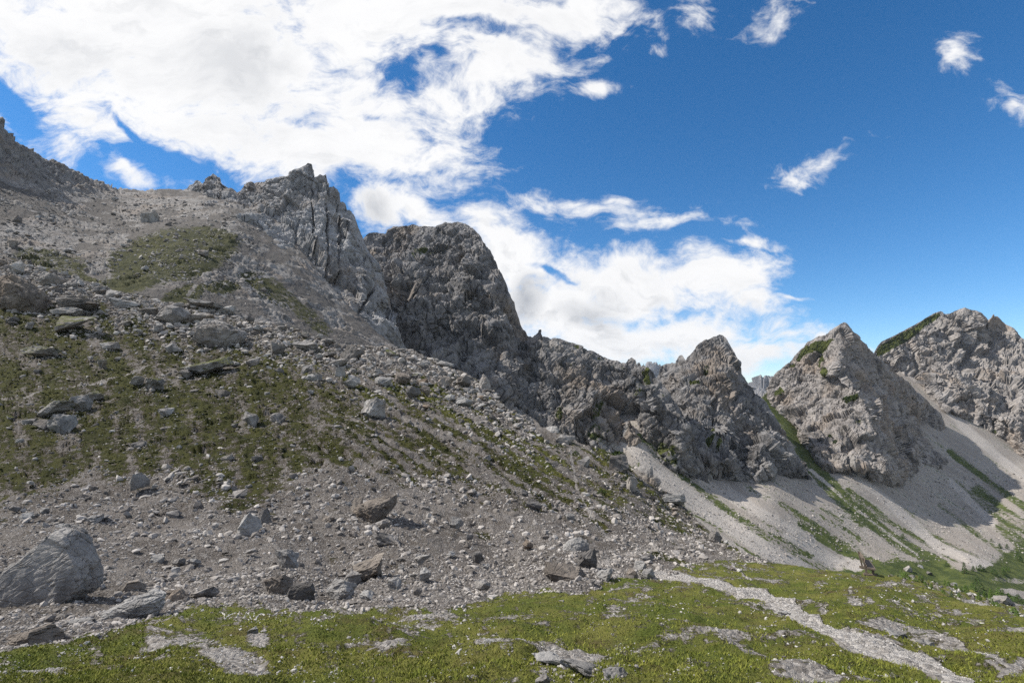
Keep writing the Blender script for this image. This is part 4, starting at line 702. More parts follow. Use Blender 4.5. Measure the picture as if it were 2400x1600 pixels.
# (u, v, width, height, material, label, short name for its neighbours' labels, options)
HERO = [
 (124, 1330, 222, 206, G, 'huge pale craggy boulder at the foot of the scree, by far the largest', 'the huge pale boulder', dict(outline=[(-1, -.32), (-.93, -.1), (-.62, .12), (-.42, .42), (-.1, .80), (.08, 1.0), (.46, .98), (.66, .70), (.92, .25), (1.0, -.1), (1.0, -.3), (.6, -.58), (-.3, -1.0), (-.55, -.98), (-.75, -.7)], depth=.5, rough=.6)),
 (312, 1419, 150, 72, PA, 'long pale pointed boulder with an overhanging end at the edge of the meadow', 'the long pointed boulder', dict(outline=[(-1, -.75), (-.7, -.25), (-.35, .35), (0, .8), (.6, 1.0), (.98, .85), (1.0, .3), (.85, -.3), (.55, -.8), (.1, -.75), (-.4, -1.0), (-.8, -1.0)], depth=.7)),
 (84, 1492, 106, 56, BR, 'rounded brown boulder resting on stones beside the grass at the bottom', 'the brown boulder by the grass', dict(depth=.8)),
 (197, 1461, 72, 30, PA, 'low pale slab lying downhill of the long pointed boulder', 'the low pale slab', {}),
 (222, 1214, 72, 23, G, 'long thin grey slab lying just uphill of the huge pale boulder', 'the long thin slab', dict(tilt=14)),
 (579, 1227, 58, 54, PA, 'pale boulder split by a groove on the scree below green turf', 'the split pale boulder', dict(tilt=25, bed=1.2)),
 (623, 1209, 37, 42, DK, 'dark upright boulder leaning against the split pale boulder', 'the dark leaning boulder', {}),
 (879, 1190, 100, 68, BR, 'big wedge-shaped boulder with a brown overhanging face in the middle of the scree', 'the wedge boulder', dict(outline=[(-.98, -.05), (-.9, .3), (-.55, .45), (-.1, .62), (.6, .85), (1.0, 1.0), (.95, .6), (.8, 0), (.35, -.6), (-.2, -1.0), (-.62, -.98), (-.78, -.5)], depth=.75)),
 (836, 1184, 32, 44, BR, 'narrow brown block wedged against the side of the wedge boulder', 'the narrow brown block', {}),
 (896, 1227, 36, 24, G, 'small rounded grey boulder directly beneath the wedge boulder', 'the small boulder beneath it', {}),
 (907, 1260, 64, 40, G, 'low craggy grey boulder some way below the wedge boulder', 'the low craggy boulder', dict(tilt=-25, bed=.8)),
 (872, 1327, 84, 70, BR, 'large smooth brownish boulder with a humped back near the scree foot', 'the humped brown boulder', dict(tilt=20)),
 (828, 1352, 54, 48, G, 'sharp edged grey block leaning on the humped brown boulder', 'the leaning grey block', dict(tilt=-28, planes=8)),
 (799, 1378, 66, 46, PA, 'pale angular boulder with bright fractured faces at the scree foot', 'the pale fractured boulder', dict(planes=14)),
 (673, 1305, 60, 42, PA, 'pale striped boulder with curved layers sitting on the scree', 'the striped boulder', dict(bed=1.6)),
 (653, 1366, 66, 46, BR, 'rough brown boulder below the striped boulder', 'the rough brown boulder', {}),
 (706, 1383, 60, 40, DK, 'round dark brown boulder at the bottom edge of the scree', 'the round dark boulder', dict(rough=.6)),
 (314, 1376, 48, 33, G, 'rounded grey boulder just uphill of the long pointed boulder', 'the rounded grey boulder', dict(rough=.6)),
 (416, 1397, 48, 36, BR, 'brownish boulder at the tip of the long pointed boulder', 'the boulder at its tip', {}),
 (480, 1388, 66, 32, G, 'slanting grey outcrop of thin layers at the scree foot', 'the slanting outcrop', dict(tilt=25, bed=1.4)),
 (370, 1309, 30, 24, PA, 'lone pale block on the open scree right of the huge pale boulder', 'the lone pale block', {}),
 (6, 1366, 34, 60, DK, 'dark boulder cut off by the picture edge beside the huge pale boulder', 'the dark edge boulder', {}),
 (408, 1203, 32, 17, G, 'flat grey stone alone on the fine scree', 'the flat scree stone', {}),
 (323, 1127, 44, 44, G, 'slanted grey boulder with steep layers at the top of the scree', 'the layered boulder', dict(tilt=45, bed=1.6)),
 (564, 1153, 44, 24, G, 'square flat slab with a crack set in the turf above the scree', 'the square slab', dict(tilt=18, planes=7)),
 (126, 953, 88, 50, MO, 'large mossy topped outcrop block on the green slope', 'the mossy outcrop', dict(depth=.7, tilt=12)),
 (182, 944, 48, 44, G, 'rounded grey block joined to the upper end of the mossy outcrop', 'the outcrop end block', {}),
 (228, 926, 44, 24, MO, 'low mossy block trailing from the mossy outcrop towards the trail', 'the trailing block', {}),
 (142, 994, 56, 54, PA, 'pale angular boulder just below the mossy outcrop', 'the pale angular boulder', dict(tilt=35)),
 (101, 996, 38, 32, DK, 'dark squarish boulder tucked under the mossy outcrop', 'the tucked dark boulder', {}),
 (69, 987, 36, 14, G, 'thin slab lying at the lower corner of the mossy outcrop', 'the corner slab', {}),
 (486, 853, 118, 48, MO, 'wide layered outcrop with a grassy top beside the trail', 'the layered outcrop', dict(bed=1.2, tilt=10)),
 (434, 875, 34, 20, DK, 'dark stone at the lower end of the layered outcrop', 'the dark stone', {}),
 (358, 901, 46, 33, MO, 'blocky boulder with a mossy cap below the trail', 'the moss capped block', {}),
 (321, 889, 34, 19, PA, 'pale flat stone next to the moss capped block', 'the pale flat stone', {}),
 (239, 853, 33, 23, G, 'cube shaped grey block alone on the upper green slope', 'the cube block', dict(planes=7)),
 (258, 809, 46, 18, G, 'flat grey slab on the slope above the cube block', 'the flat grey slab', {}),
 (99, 820, 94, 29, MO, 'long low rock rib half sunk in the turf', 'the sunken rib', dict(tilt=-8)),
 (52, 684, 108, 98, BR, 'great brown stained block on the skyline at the picture edge', 'the great brown block', dict(outline=[(-1, -.8), (-1, .85), (-.5, 1.0), (.2, .6), (.8, .05), (1.0, -.5), (.95, -.95), (.2, -1.0), (-.5, -.8)], depth=.8)),
 (187, 709, 106, 44, DK, 'dark brown block with a flat top on the boulder crest', 'the dark flat block', dict(tilt=-8)),
 (176, 757, 110, 44, MO, 'flat table-like boulder with a green mossy top', 'the table boulder', dict(planes=8, rough=.7)),
 (161, 728, 76, 20, PA, 'thin pale slab lying between the table boulder and the dark flat block', 'the thin pale slab', {}),
 (405, 734, 80, 44, G, 'smooth grey triangular boulder standing on the crest', 'the triangular boulder', dict(outline=[(-1, -.55), (-.55, .6), (-.1, 1.0), (.5, .75), (.9, .1), (1, -.5), (.4, -1), (-.4, -.9)], depth=.8, rough=.6)),
 (517, 777, 122, 68, G, 'massive grey boulder with a sloping top below the triangular boulder', 'the massive grey boulder', dict(outline=[(-1, -.5), (-.92, .3), (-.6, .95), (-.1, .9), (.4, .5), (.85, .1), (1, -.35), (.8, -.85), (.2, -1.0), (-.4, -.8)], depth=.8)),
 (486, 713, 124, 30, PA, 'long pale slab on the crest above the massive grey boulder', 'the long crest slab', dict(tilt=-12, bed=.8)),
 (532, 725, 40, 22, PA, 'pale blocky stone at the lower end of the long crest slab', 'the pale blocky stone', {}),
 (291, 708, 68, 26, PA, 'rounded pale boulder lying on the crest left of the triangular boulder', 'the rounded pale boulder', {}),
 (268, 689, 42, 24, G, 'grey block on the skyline uphill of the rounded pale boulder', 'the skyline block', {}),
 (471, 744, 70, 26, G, 'low grey boulder resting against the massive grey boulder', 'the low resting boulder', {}),
 (408, 815, 38, 24, G, 'blocky grey boulder below the cluster left of the massive grey boulder', 'the blocky grey boulder', {}),
 (584, 981, 38, 40, G, 'cracked cube boulder on open turf in the middle of the green slope', 'the cracked cube boulder', dict(planes=8)),
 (652, 979, 38, 28, DK, 'dark rounded boulder right of the cracked cube boulder', 'the dark rounded boulder', {}),
 (873, 953, 60, 52, G, 'large round boulder webbed with cracks on the green slope', 'the round cracked boulder', dict(rough=1.1, planes=16)),
 (792, 1004, 30, 20, G, 'blocky grey stone downhill of the round cracked boulder', 'the blocky stone', {}),
 (388, 964, 36, 20, G, 'low pale-topped rock on the green slope below the moss capped block', 'the pale topped rock', {}),
 (325, 1041, 40, 24, DK, 'dark split rock with sharp fins in the turf', 'the dark finned rock', dict(bed=1.5, tilt=30)),
 (534, 1071, 30, 22, PA, 'brightest white pointed stone on the green slope', 'the white pointed stone', dict(tilt=30)),
 (605, 1075, 24, 22, DK, 'roundish dark stone right of the white pointed stone', 'the roundish dark stone', {}),
 (588, 1042, 30, 14, G, 'long grey stone uphill of the white pointed stone', 'the long grey stone', dict(tilt=12)),
 (520, 921, 40, 22, DK, 'low dark rock alone in dense turf above the cracked cube boulder', 'the low dark rock', {}),
 (592, 848, 34, 27, G, 'grey boulder at the right end of the trail under the crest', 'the trail end boulder', {}),
 (652, 869, 26, 20, DK, 'small dark boulder with a pale top right of the trail end boulder', 'the pale topped dark boulder', {}),
 (826, 825, 58, 42, DK, 'tall dark boulder rising above the others on the crest', 'the tall dark boulder', dict(planes=9)),
 (792, 849, 52, 22, G, 'broad grey boulder in front of the tall dark boulder', 'the broad grey boulder', {}),
 (798, 870, 26, 25, PA, 'pale pointed block below the broad grey boulder', 'the pale pointed block', {}),
 (826, 894, 40, 26, PA, 'pale fluted boulder in the turf under the crest', 'the fluted boulder', dict(bed=1.2)),
 (734, 884, 48, 17, PA, 'flat pale rock half buried in the turf near the fluted boulder', 'the half buried rock', {}),
 (1046, 895, 40, 32, G, 'angular grey boulder with a steep side at the end of the crest', 'the angular end boulder', {}),
 (1086, 894, 36, 32, DK, 'dark faceted boulder beside the angular end boulder', 'the faceted boulder', {}),
 (1138, 893, 30, 38, G, 'tall pointed slab standing against the dark mountain at the crest end', 'the standing slab', dict(outline=[(-.9, -1), (-.75, .2), (-.3, 1.0), (.2, .7), (.8, -.2), (1, -1)], depth=.7)),
 (1044, 853, 44, 26, PA, 'leaning pale slab on the skyline of the crest', 'the leaning skyline slab', dict(tilt=-28)),
 (715, 805, 62, 28, G, 'wide grey slab on the skyline in front of the rock tower foot', 'the wide skyline slab', dict(tilt=-15)),
 (1350, 1278, 62, 38, PA, 'pale domed boulder above a dark hollow near the path', 'the domed boulder', dict(outline=[(-1, -.3), (-.8, .4), (-.2, 1), (.4, .95), (.9, .4), (1, -.2), (.5, -.5), (.1, -.3), (-.4, -.9), (-.8, -.8)], depth=.8)),
 (1377, 1308, 46, 50, DK, 'dark hollowed boulder directly under the domed boulder', 'the dark hollowed boulder', {}),
 (1325, 1343, 98, 46, BR, 'wide mound of weathered brown rock at the edge of the meadow', 'the weathered mound', dict(rough=.8)),
 (1421, 1345, 44, 42, PA, 'spiky layered boulder beside the meadow edge near the path', 'the spiky layered boulder', dict(bed=1.5, tilt=40, planes=16)),
 (1481, 1345, 26, 29, BR, 'brown block at the meadow edge, first of the pair by the path', 'the brown block by the path', {}),
 (1501, 1326, 28, 24, PA, 'pale block on top of the pair by the path', 'the pale upper block', {}),
 (1519, 1345, 36, 25, PA, 'cracked pale block overhanging the grass where the path begins', 'the cracked pale block', {}),
 (1520, 1311, 40, 30, G, 'rugged grey outcrop behind the pair of blocks by the path', 'the rugged outcrop', dict(rough=1.4)),
 (1447, 1085, 46, 48, DK, 'square dark cliff block with a mossy top on the far edge of the hillside', 'the square cliff block', dict(planes=7, rough=.8)),
 (1366, 1081, 33, 28, G, 'brownish block with a grassy shoulder left of the square cliff block', 'the grassy shouldered block', {}),
 (1508, 1107, 48, 38, G, 'upright grey crag right of the square cliff block', 'the upright crag', {}),
 (1481, 1130, 30, 40, PA, 'pale leaning fin of rock below the upright crag', 'the leaning fin', dict(tilt=-30)),
 (1536, 1128, 28, 26, G, 'grey knob on the hillside edge just past the upright crag', 'the grey knob', {}),
 (1324, 1031, 44, 28, G, 'blocky grey rock on the hillside edge where the trail crosses', 'the blocky edge rock', {}),
 (1294, 1007, 34, 20, PA, 'pale slab topping the hillside edge above the blocky edge rock', 'the pale edge slab', {}),
 (1577, 1168, 60, 26, PA, 'white broken rocks mass on the far edge of the hillside', 'the white broken mass', dict(rough=1.4)),
 (1676, 1256, 28, 26, DK, 'dark grassy knob at the lowest end of the hillside edge', 'the dark lowest knob', {}),
 (1131, 1371, 38, 28, PA, 'pale split boulder at the scree foot beside the meadow', 'the pale split boulder', dict(tilt=-15)),
 (1070, 1221, 34, 24, PA, 'pale wedge stone above a brown turf patch on the scree', 'the pale wedge stone', {}),
 (1237, 1274, 24, 22, BR, 'triangular brown stone with grass on one side on the scree', 'the triangular brown stone', {}),
 (1121, 1304, 28, 25, DK, 'dark paired stone in the middle of the lower scree', 'the dark paired stone', {}),
 (1252, 1183, 36, 22, DK, 'dark double rock high on the striped slope', 'the dark double rock', {}),
 (989, 1309, 38, 20, PA, 'pale flat boulder on the lower scree right of the humped brown boulder', 'the pale flat boulder', {}),
 (998, 1342, 26, 32, PA, 'pale standing stone below the pale flat boulder', 'the pale standing stone', {}),
 (925, 1364, 30, 26, PA, 'pale pointed boulder beside the humped brown boulder at its foot', 'the pale foot boulder', {}),
 (979, 1382, 22, 15, G, 'small rounded grey stone near the grass edge', 'the small rounded stone', {}),
 (1309, 1412, 28, 15, G, 'single rounded grey boulder lying out on the meadow grass', 'the single meadow boulder', dict(group='boulders on the meadow')),
 (1834, 1436, 36, 14, PA, 'white flat boulder at the edge of the gravel path', 'the white path boulder', dict(group='boulders on the meadow')),
 (1150, 1507, 52, 22, PA, 'low pale outcrop breaking through the turf in the near meadow', 'the low meadow outcrop', dict(group='boulders on the meadow', rough=1.3)),
 (1365, 1568, 92, 42, PA, 'long pale rock ledge with a dark front edge in the near meadow', 'the rock ledge', dict(group='boulders on the meadow', rough=1.3, tilt=-10)),
 (1288, 1540, 80, 32, PA, 'pale bumpy rock at the upper end of the near rock ledge', 'the bumpy rock', dict(group='boulders on the meadow', rough=1.4, tilt=-8)),
 (1272, 1592, 34, 26, G, 'grey angular stone at the bottom edge below the near rock ledge', 'the angular stone', dict(group='boulders on the meadow')),
 (1445, 1585, 60, 34, PA, 'pale block at the lower end of the near rock ledge', 'the pale end block', dict(group='boulders on the meadow')),
 (2105, 1488, 60, 26, PA, 'low pale rock rib poking out of the grass right of the path', 'the pale rock rib', dict(group='boulders on the meadow', rough=1.3, tilt=-10)),
 (2170, 1510, 40, 22, PA, 'white knob at the lower end of the rib right of the path', 'the white knob', dict(group='boulders on the meadow', rough=1.3)),
 (593, 1478, 22, 18, PA, 'hook shaped pale rock in the grass below the stone letters', 'the hooked rock', dict(group='boulders on the meadow')),
 (618, 1480, 14, 8, G, 'small grey stone beside the hook shaped rock', 'the stone by the hooked rock', dict(group='boulders on the meadow')),
]
ANCH = []
for (u, v, w, h, mt, lab, short, kw) in HERO:
    boulder(NEAR, u, v, w, h, mt, lab, **kw); ANCH.append((u, v, short))
FARB = [(MID, 31, 569, 36, 28, G, 'dark grey boulder standing out on the far scree bowl at the picture edge', 'the dark far boulder'), (MID, 352, 510, 44, 26, PA, 'largest pale block on the floor of the scree bowl', 'the largest bowl block'),
        (MID, 161, 587, 32, 16, G, 'grey boulder on the far slope above the great crest blocks', 'the far grey boulder'), (MID, 270, 467, 16, 12, PA, 'small pale block high in the bowl below the saddle', 'the small saddle block'),
        (MID, 476, 592, 26, 15, G, 'grey rock on the green mound', 'the mound rock'), (MID, 341, 627, 18, 10, PA, 'white stone at the foot of the green mound', 'the white mound stone'), (MID, 88, 507, 18, 8, PA, 'whitest flat stone on the far scree', 'the whitest far stone'),
        (WSH, 2128, 1331, 18, 14, G, 'rounded grey boulder at the rim of the valley floor', 'the valley rim boulder'), (WSH, 2181, 1342, 17, 9, DK, 'dark flat boulder lying on the valley meadow', 'the dark valley boulder'), (WSH, 2157, 1326, 14, 8, PA, 'pale boulder near the toe of the scree cones', 'the scree toe boulder'),
        (BANK, 2236, 1368, 14, 7, PA, 'white slab on the bank among young larches', 'the white bank slab'), (BANK, 2352, 1408, 66, 22, PA, 'broad pale rock dome behind the larches on the bank', 'the pale rock dome'), (BANK, 2205, 1374, 9, 7, PA, 'small white stone on the stony bank', 'the small bank stone'), (BANK, 2273, 1392, 18, 10, PA, 'pale stone under the tallest larch', 'the stone under the larch')]
for (sh, u, v, w, h, mt, lab, short) in FARB:
    boulder(sh, u, v, w, h, mt, lab, group='boulders on the far slopes'); ANCH.append((u, v, short))
# the lesser boulders: each gets its own place and a label telling it by its neighbours
USED = set()
def auto_label(u, v, w, h, mt):
    size = 'large' if w > 42 else 'middling' if w > 26 else 'small' if w > 17 else 'little'
    tone = ['grey', 'pale', 'brownish', 'mossy', 'dark'][mt]; a = w/h
    shp = 'slab' if a > 2.1 else 'low block' if a > 1.55 else 'boulder' if a > 1.05 else 'upright block'
    order = sorted(ANCH, key=lambda q: math.hypot(q[0]-u, (q[1]-v)*1.3))
    for k in range(7):
        au, av, sn = order[k]; du, dv = u-au, v-av
        if abs(du) > 2.2*abs(dv): rel = 'left of' if du < 0 else 'right of'
        elif abs(dv) > 2.2*abs(du): rel = 'uphill of' if dv < 0 else 'downhill of'
        else: rel = ('uphill' if dv < 0 else 'downhill')+(' and left of' if du < 0 else ' and right of')
        dist = math.hypot(du, dv)
        for near in ((('just ' if dist < 60 else '')), ('a little ' if dist < 110 else 'well ')):
            key = (tone, shp, rel, sn, near)
            if key not in USED:
                USED.add(key); return f'{size} {tone} {shp} {near}{rel} {sn}'
    return f'{size} {tone} {shp} among the stones near {order[0][2]}'
placed = [(b[0], b[1], b[2], b[3]) for b in BOULDERS]
def free(u, v, w, h, f=.42): return all(abs(u-a) > f*(w+c) or abs(v-b) > f*(h+d) for a, b, c, d in placed)
def crest_v(u): return float(np.interp(u, [c[0] for c in NEAR_CREST], [c[1] for c in NEAR_CREST]))
def try_place(sh, n, pick, mats, group, smin, smax, pw=2.0):
    k = tries = 0
    while k < n and tries < n*40:
        tries += 1
        u, v = pick(); r = random.random(); w = smin*(1-r*(1-(smin/smax)**pw))**(-1/pw); h = w*random.uniform(.45, .95)
        if not free(u, v, w, h): continue
        mt = random.choices(range(5), mats)[0]
        boulder(sh, u, v, w, h, mt, auto_label(u, v, w, h, mt), tilt=random.uniform(-25, 25), group=group, bed=random.choice([0, 0, .8]), name='boulder'); placed.append((u, v, w, h)); k += 1
def p_crest():
    u = random.uniform(0, 1180); return u, crest_v(u)+abs(random.gauss(18, 34))
def p_slope():
    u = random.uniform(0, 1250); return u, random.uniform(crest_v(u)+70, 1180)
def p_scree():
    u = random.uniform(20, 1480); return u, random.uniform(1190, 1420)
def p_edge():
    u = random.uniform(1190, 1760); return u, crest_v(u)+abs(random.gauss(12, 30))
def p_bowl():
    u = random.uniform(0, 470); return u, random.gauss(535, 40)
def p_meadow():
    u = random.uniform(60, 2350); return u, random.uniform(1420, 1590)
def p_far():
    u = random.uniform(1500, 2390); v = np.interp(u, [1500, 2000, 2400], [1110, 1290, 1280])+random.uniform(-40, 50); return u, v
try_place(NEAR, 78, p_crest, (5, 5, 2, 1, 2), 'boulders on the hillside', 17, 60, 1.9)
try_place(NEAR, 28, p_slope, (5, 4, 1, 2, 3), 'boulders on the hillside', 14, 30)
try_place(NEAR, 34, p_scree, (5, 6, 3, 0, 2), 'boulders on the hillside', 15, 34)
try_place(NEAR, 16, p_edge, (5, 5, 1, 2, 2), 'boulders on the hillside', 12, 26)
try_place(MID, 22, p_bowl, (5, 4, 0, 0, 3), 'boulders on the far slopes', 9, 24)
N_AUTO = len(BOULDERS)
# ---- loose stones nobody would count
TPL = []
for k in range(14):
    r = np.random.default_rng(k+50); v, f = ICO[1]; q = v*r.uniform(.62, 1.2, (12, 1)); q *= np.array([1, r.uniform(.6, .95), r.uniform(.4, .8)]); TPL.append(q)
TPF = ICO[1][1]
def rand_rot(n, tiltmax=None):
    q = rng.normal(size=(n, 4)); q /= np.linalg.norm(q, axis=1, keepdims=True); w, x, y, z = q.T
    return np.stack([1-2*(y*y+z*z), 2*(x*y-z*w), 2*(x*z+y*w), 2*(x*y+z*w), 1-2*(x*x+z*z), 2*(y*z-x*w), 2*(x*z-y*w), 2*(y*z+x*w), 1-2*(x*x+y*y)], 1).reshape(n, 3, 3)
def scatter(name, items, mat, label):
    """items: list of (positions, sizes, squash, tone, random_tilt)"""
    V, T = [], []
    for (p, s, sq, tone, full) in items:
        n = len(p)
        if not n: continue
        t = np.stack([TPL[i] for i in rng.integers(0, len(TPL), n)])
        if full: t = np.einsum('nij,nkj->nki', rand_rot(n), t); t[:, :, 2] *= sq
        else:
            a = rng.uniform(0, 2*math.pi, n); c, sn = np.cos(a)[:, None], np.sin(a)[:, None]; x = t[:, :, 0]*c-t[:, :, 1]*sn; y = t[:, :, 0]*sn+t[:, :, 1]*c; t = np.stack([x, y, t[:, :, 2]*sq], 2)
        V.append((p[:, None, :]+t*s[:, None, None]).reshape(-1, 3)); T.append(np.repeat(tone, 12))
    V = np.concatenate(V); T = np.concatenate(T); n = len(V)//12
    F_ = (TPF[None]+12*np.arange(n)[:, None, None]).reshape(-1, 3)
    return add_obj(name, mesh_from(name, V, F_, {'tone': T}, False), mat, kind='stuff', label=label)
def power(n, lo, hi, a): r = rng.uniform(size=n); return lo*(1-r*(1-(lo/hi)**a))**(-1/a)
def stones_on(sh, n, ulo, uhi, vfun, keep, lo, hi, a=2.1, sq=.8, tone=(0, 1), lift=.12):
    u = rng.uniform(ulo, uhi, n); v = vfun(u, rng.uniform(size=n)); k = keep(u, v); u, v = u[k], v[k]
    p, nn = at(sh, u, v); px = power(len(u), lo, hi, a); s = px*p[:, 1]/F/2
    return (p+nn*(s*lift)[:, None], s, sq, rng.uniform(*tone, len(u)), True)
cv = lambda u: np.interp(u, [c[0] for c in NEAR_CREST], [c[1] for c in NEAR_CREST]); mb = lambda u: np.interp(u, [m[0] for m in MEADOW], [m[1] for m in MEADOW]); lg = lambda u: np.interp(u, [m[0] for m in LOWGREEN], [m[1] for m in LOWGREEN])
clump = lambda u, v, sc, sd: fbm(np.stack([u/sc, v/sc*1.6, 0*u+.5], 1), 3, .55, seed=sd)
def k_any(p): return lambda u, v: rng.uniform(size=len(u)) < p
def k_clump(sc, sd, thr): return lambda u, v: clump(u, v, sc, sd)+rng.normal(0, .12, len(u)) > thr
IT = [stones_on(NEAR, 18500, -60, 1650, lambda u, r: lg(u)-40+r*(mb(u)-lg(u)+52), k_clump(70, 201, -.12), 3.9, 30, 1.8),
      stones_on(NEAR, 4200, -60, 1500, lambda u, r: mb(u)-75+r*85, k_any(1), 5.0, 20, 2.2),
      stones_on(NEAR, 8000, -60, 1250, lambda u, r: cv(u)+2+abs(rng.normal(0, 50, len(u))), k_any(1), 4.5, 27, 1.9),
      stones_on(NEAR, 6500, -60, 1800, lambda u, r: cv(u)+r*(lg(u)-cv(u)), k_any(.9), 3.2, 20, 2.2)]
for (bu, bv, bw, bh, _, _) in BOULDERS:
    if bw < 36 or bv < 600: continue
    n_ = int(bw*.5); uu = bu+rng.normal(0, .42*bw, n_); vv = bv+.46*bh+rng.normal(0, .10*bh+2, n_); kk = vv > cv(uu)+2; uu, vv = uu[kk], vv[kk]
    if not len(uu): continue
    p_, nn_ = at(NEAR, uu, vv); px_ = power(len(uu), 4, max(8, .16*bw), 1.6); s_ = px_*p_[:, 1]/F/2; IT.append((p_+nn_*(s_*.2)[:, None], s_, .8, rng.uniform(0, 1, len(uu)), True))
scatter('scree_stones', IT, M_ST, 'loose grey scree stones strewn over the hillside')
IM = [stones_on(MID, 5200, -40, 620, lambda u, r: np.interp(u, [0, 280, 640], [440, 450, 500])+r*190, k_clump(60, 211, -.15), 2.8, 17, 1.8),
      stones_on(MID, 1200, 380, 900, lambda u, r: np.interp(u, [380, 900], [610, 800])+r*70, k_any(.7), 2.8, 7, 2.4)]
scatter('bowl_stones', IM, M_ST, 'blocks and stones strewn over the far scree bowl')
IWs = [stones_on(WSH, 6000, 1440, 2400, lambda u, r: np.interp(u, [1440, 1900, 2200, 2400], [1030, 1120, 1100, 1110])+r*215, k_clump(40, 221, -.05), 2.4, 8, 2.2)]
scatter('valley_stones', IWs, M_ST, 'stones scattered down the pale valley scree')
IB = [stones_on(BANK, 900, 2040, 2420, lambda u, r: np.interp(u, [2040, 2160, 2300, 2420], [1352, 1356, 1396, 1424])+r*45, k_clump(30, 231, -.05), 3, 12, 1.9)]
def k_white(u, v): return (clump(u, v, 46, 241)+.5*clump(u, v, 14, 243)+rng.normal(0, .10, len(u)) > .20)
IB += [stones_on(NEAR, 15000, -40, 2450, lambda u, r: np.maximum(mb(u), cv(u))+4+r**.9*(1625-mb(u)), k_white, 3.0, 15, 2.3, tone=(.1, 1)),
       stones_on(NEAR, 800, -40, 2450, lambda u, r: np.maximum(mb(u), cv(u))+4+r*(1625-mb(u)), k_any(.6), 2.6, 9, 2.2, tone=(.3, 1))]
def on_bare(u, v): return (sample(NEAR, 'grass', u, v) < .45) & (rng.uniform(size=len(u)) < .9)
IB += [stones_on(NEAR, 26000, -40, 2450, lambda u, r: np.maximum(mb(u), cv(u))+4+r*(1625-mb(u)), on_bare, 2.4, 9, 2.5, tone=(0, 1))]
scatter('meadow_stones', IB, M_STW, 'white stones scattered over the meadow turf')
def on_path(u, v): return sample(NEAR, 'path', u, v) > .5
IPa = [stones_on(NEAR, 15000, 1500, 2300, lambda u, r: np.interp(u, [1500, 1650, 1850, 2300], [1345, 1360, 1425, 1590])-40+r*85, on_path, 2.2, 4.6, 2.8, tone=(.0, .9))]
scatter('path_gravel', IPa, M_STW, 'pale gravel of the footpath')
# ---- turf cushions on the hillside and grass of the meadow
def k_turf(thr, sc=30, sd=251):
    def f(u, v): return sample(NEAR, 'grass', u, v)+.5*clump(u, v, sc, sd)+.35*clump(u, v, 9, sd+1)+rng.normal(0, .08, len(u)) > thr
    return f
def tus(n, ulo, uhi, vf, keep, lo, hi, tone, sq=.5):
    p, s, q, t, full = stones_on(NEAR, n, ulo, uhi, vf, keep, lo, hi, 1.7, sq, tone, lift=-.05); return (p, s, sq, t, False)
TU = [tus(27000, -40, 1250, lambda u, r: cv(u)+20+r*(lg(u)+10-cv(u)), k_turf(.60), 4, 14, (0, 1)),
      tus(14000, 1150, 1800, lambda u, r: cv(u)+4+r*np.maximum(mb(u)-cv(u)-20, 5), k_turf(.50, 22, 261), 3.5, 11, (0, .8)),
      tus(2500, -40, 1650, lambda u, r: lg(u)+r*(mb(u)-lg(u)), k_turf(.42), 3, 8, (.1, .9))]
HEATH = [(1420, 1444, 70, 13, 3, 1), (740, 1450, 100, 9, 2, .9), (1120, 1572, 120, 22, 4, 1), (2320, 1502, 100, 17, 12, 1), (2190, 1532, 70, 11, 10, .8), (1690, 1588, 70, 22, 0, 1), (610, 1594, 130, 12, 2, .9), (440, 1448, 70, 8, -8, .7), (850, 1548, 70, 14, 0, .8), (1930, 1420, 60, 9, 8, .7), (1180, 1428, 60, 10, -8, .6), (320, 1520, 80, 10, -6, .6), (1560, 1500, 80, 10, 10, .6), (2060, 1440, 60, 9, 8, .6)]
def on_heath(u, v): return ell(u, v, HEATH)*(.55+1.2*clump(u, v, 18, 291)) > rng.uniform(.2, .9, len(u))
TU.append(tus(26000, 200, 2440, lambda u, r: 1415+r*200, on_heath, 4, 13, (.2, 1.0), .6))
scatter('turf_cushions', TU, M_TUS, 'dark green turf cushions dotting the hillside')
def blades(n):
    u = rng.uniform(-60, 2460, n); r = rng.uniform(size=n); lo = np.maximum(mb(u), cv(u))+1; v = lo+r**.8*(1640-lo)
    k = (sample(NEAR, 'grass', u, v)+.3*clump(u, v, 20, 271) > .52) & (sample(NEAR, 'path', u, v) < .4); u, v = u[k], v[k]; n = len(u)
    p, nn = at(NEAR, u, v); hgt = rng.uniform(.012, .040, n)*(1+.7*np.clip(clump(u, v, 60, 273)*2, -.6, 1)); a = rng.uniform(0, math.pi, n); w = np.maximum(.006, .0011*p[:, 1])*rng.uniform(.8, 1.6, n)
    dx = np.stack([np.cos(a)*w, np.sin(a)*w, 0*w], 1); lean = rng.normal(0, .8, (n, 2))*hgt[:, None]
    tip = p+np.stack([lean[:, 0], lean[:, 1], hgt], 1); base = p-np.array([0, 0, .01])
    V = np.stack([base-dx, base+dx, tip], 1).reshape(-1, 3); tone = np.clip(.5+.9*clump(u, v, 34, 277)+rng.normal(0, .2, n), 0, 1)
    return add_obj('grass', mesh_from('grass', V, np.arange(3*n).reshape(-1, 3), {'tone': np.repeat(tone, 3)}, False), M_GR, kind='stuff', label='short alpine grass covering the meadow')
blades(120000)
print('stones', round(time.time()-T0, 1), N_AUTO)

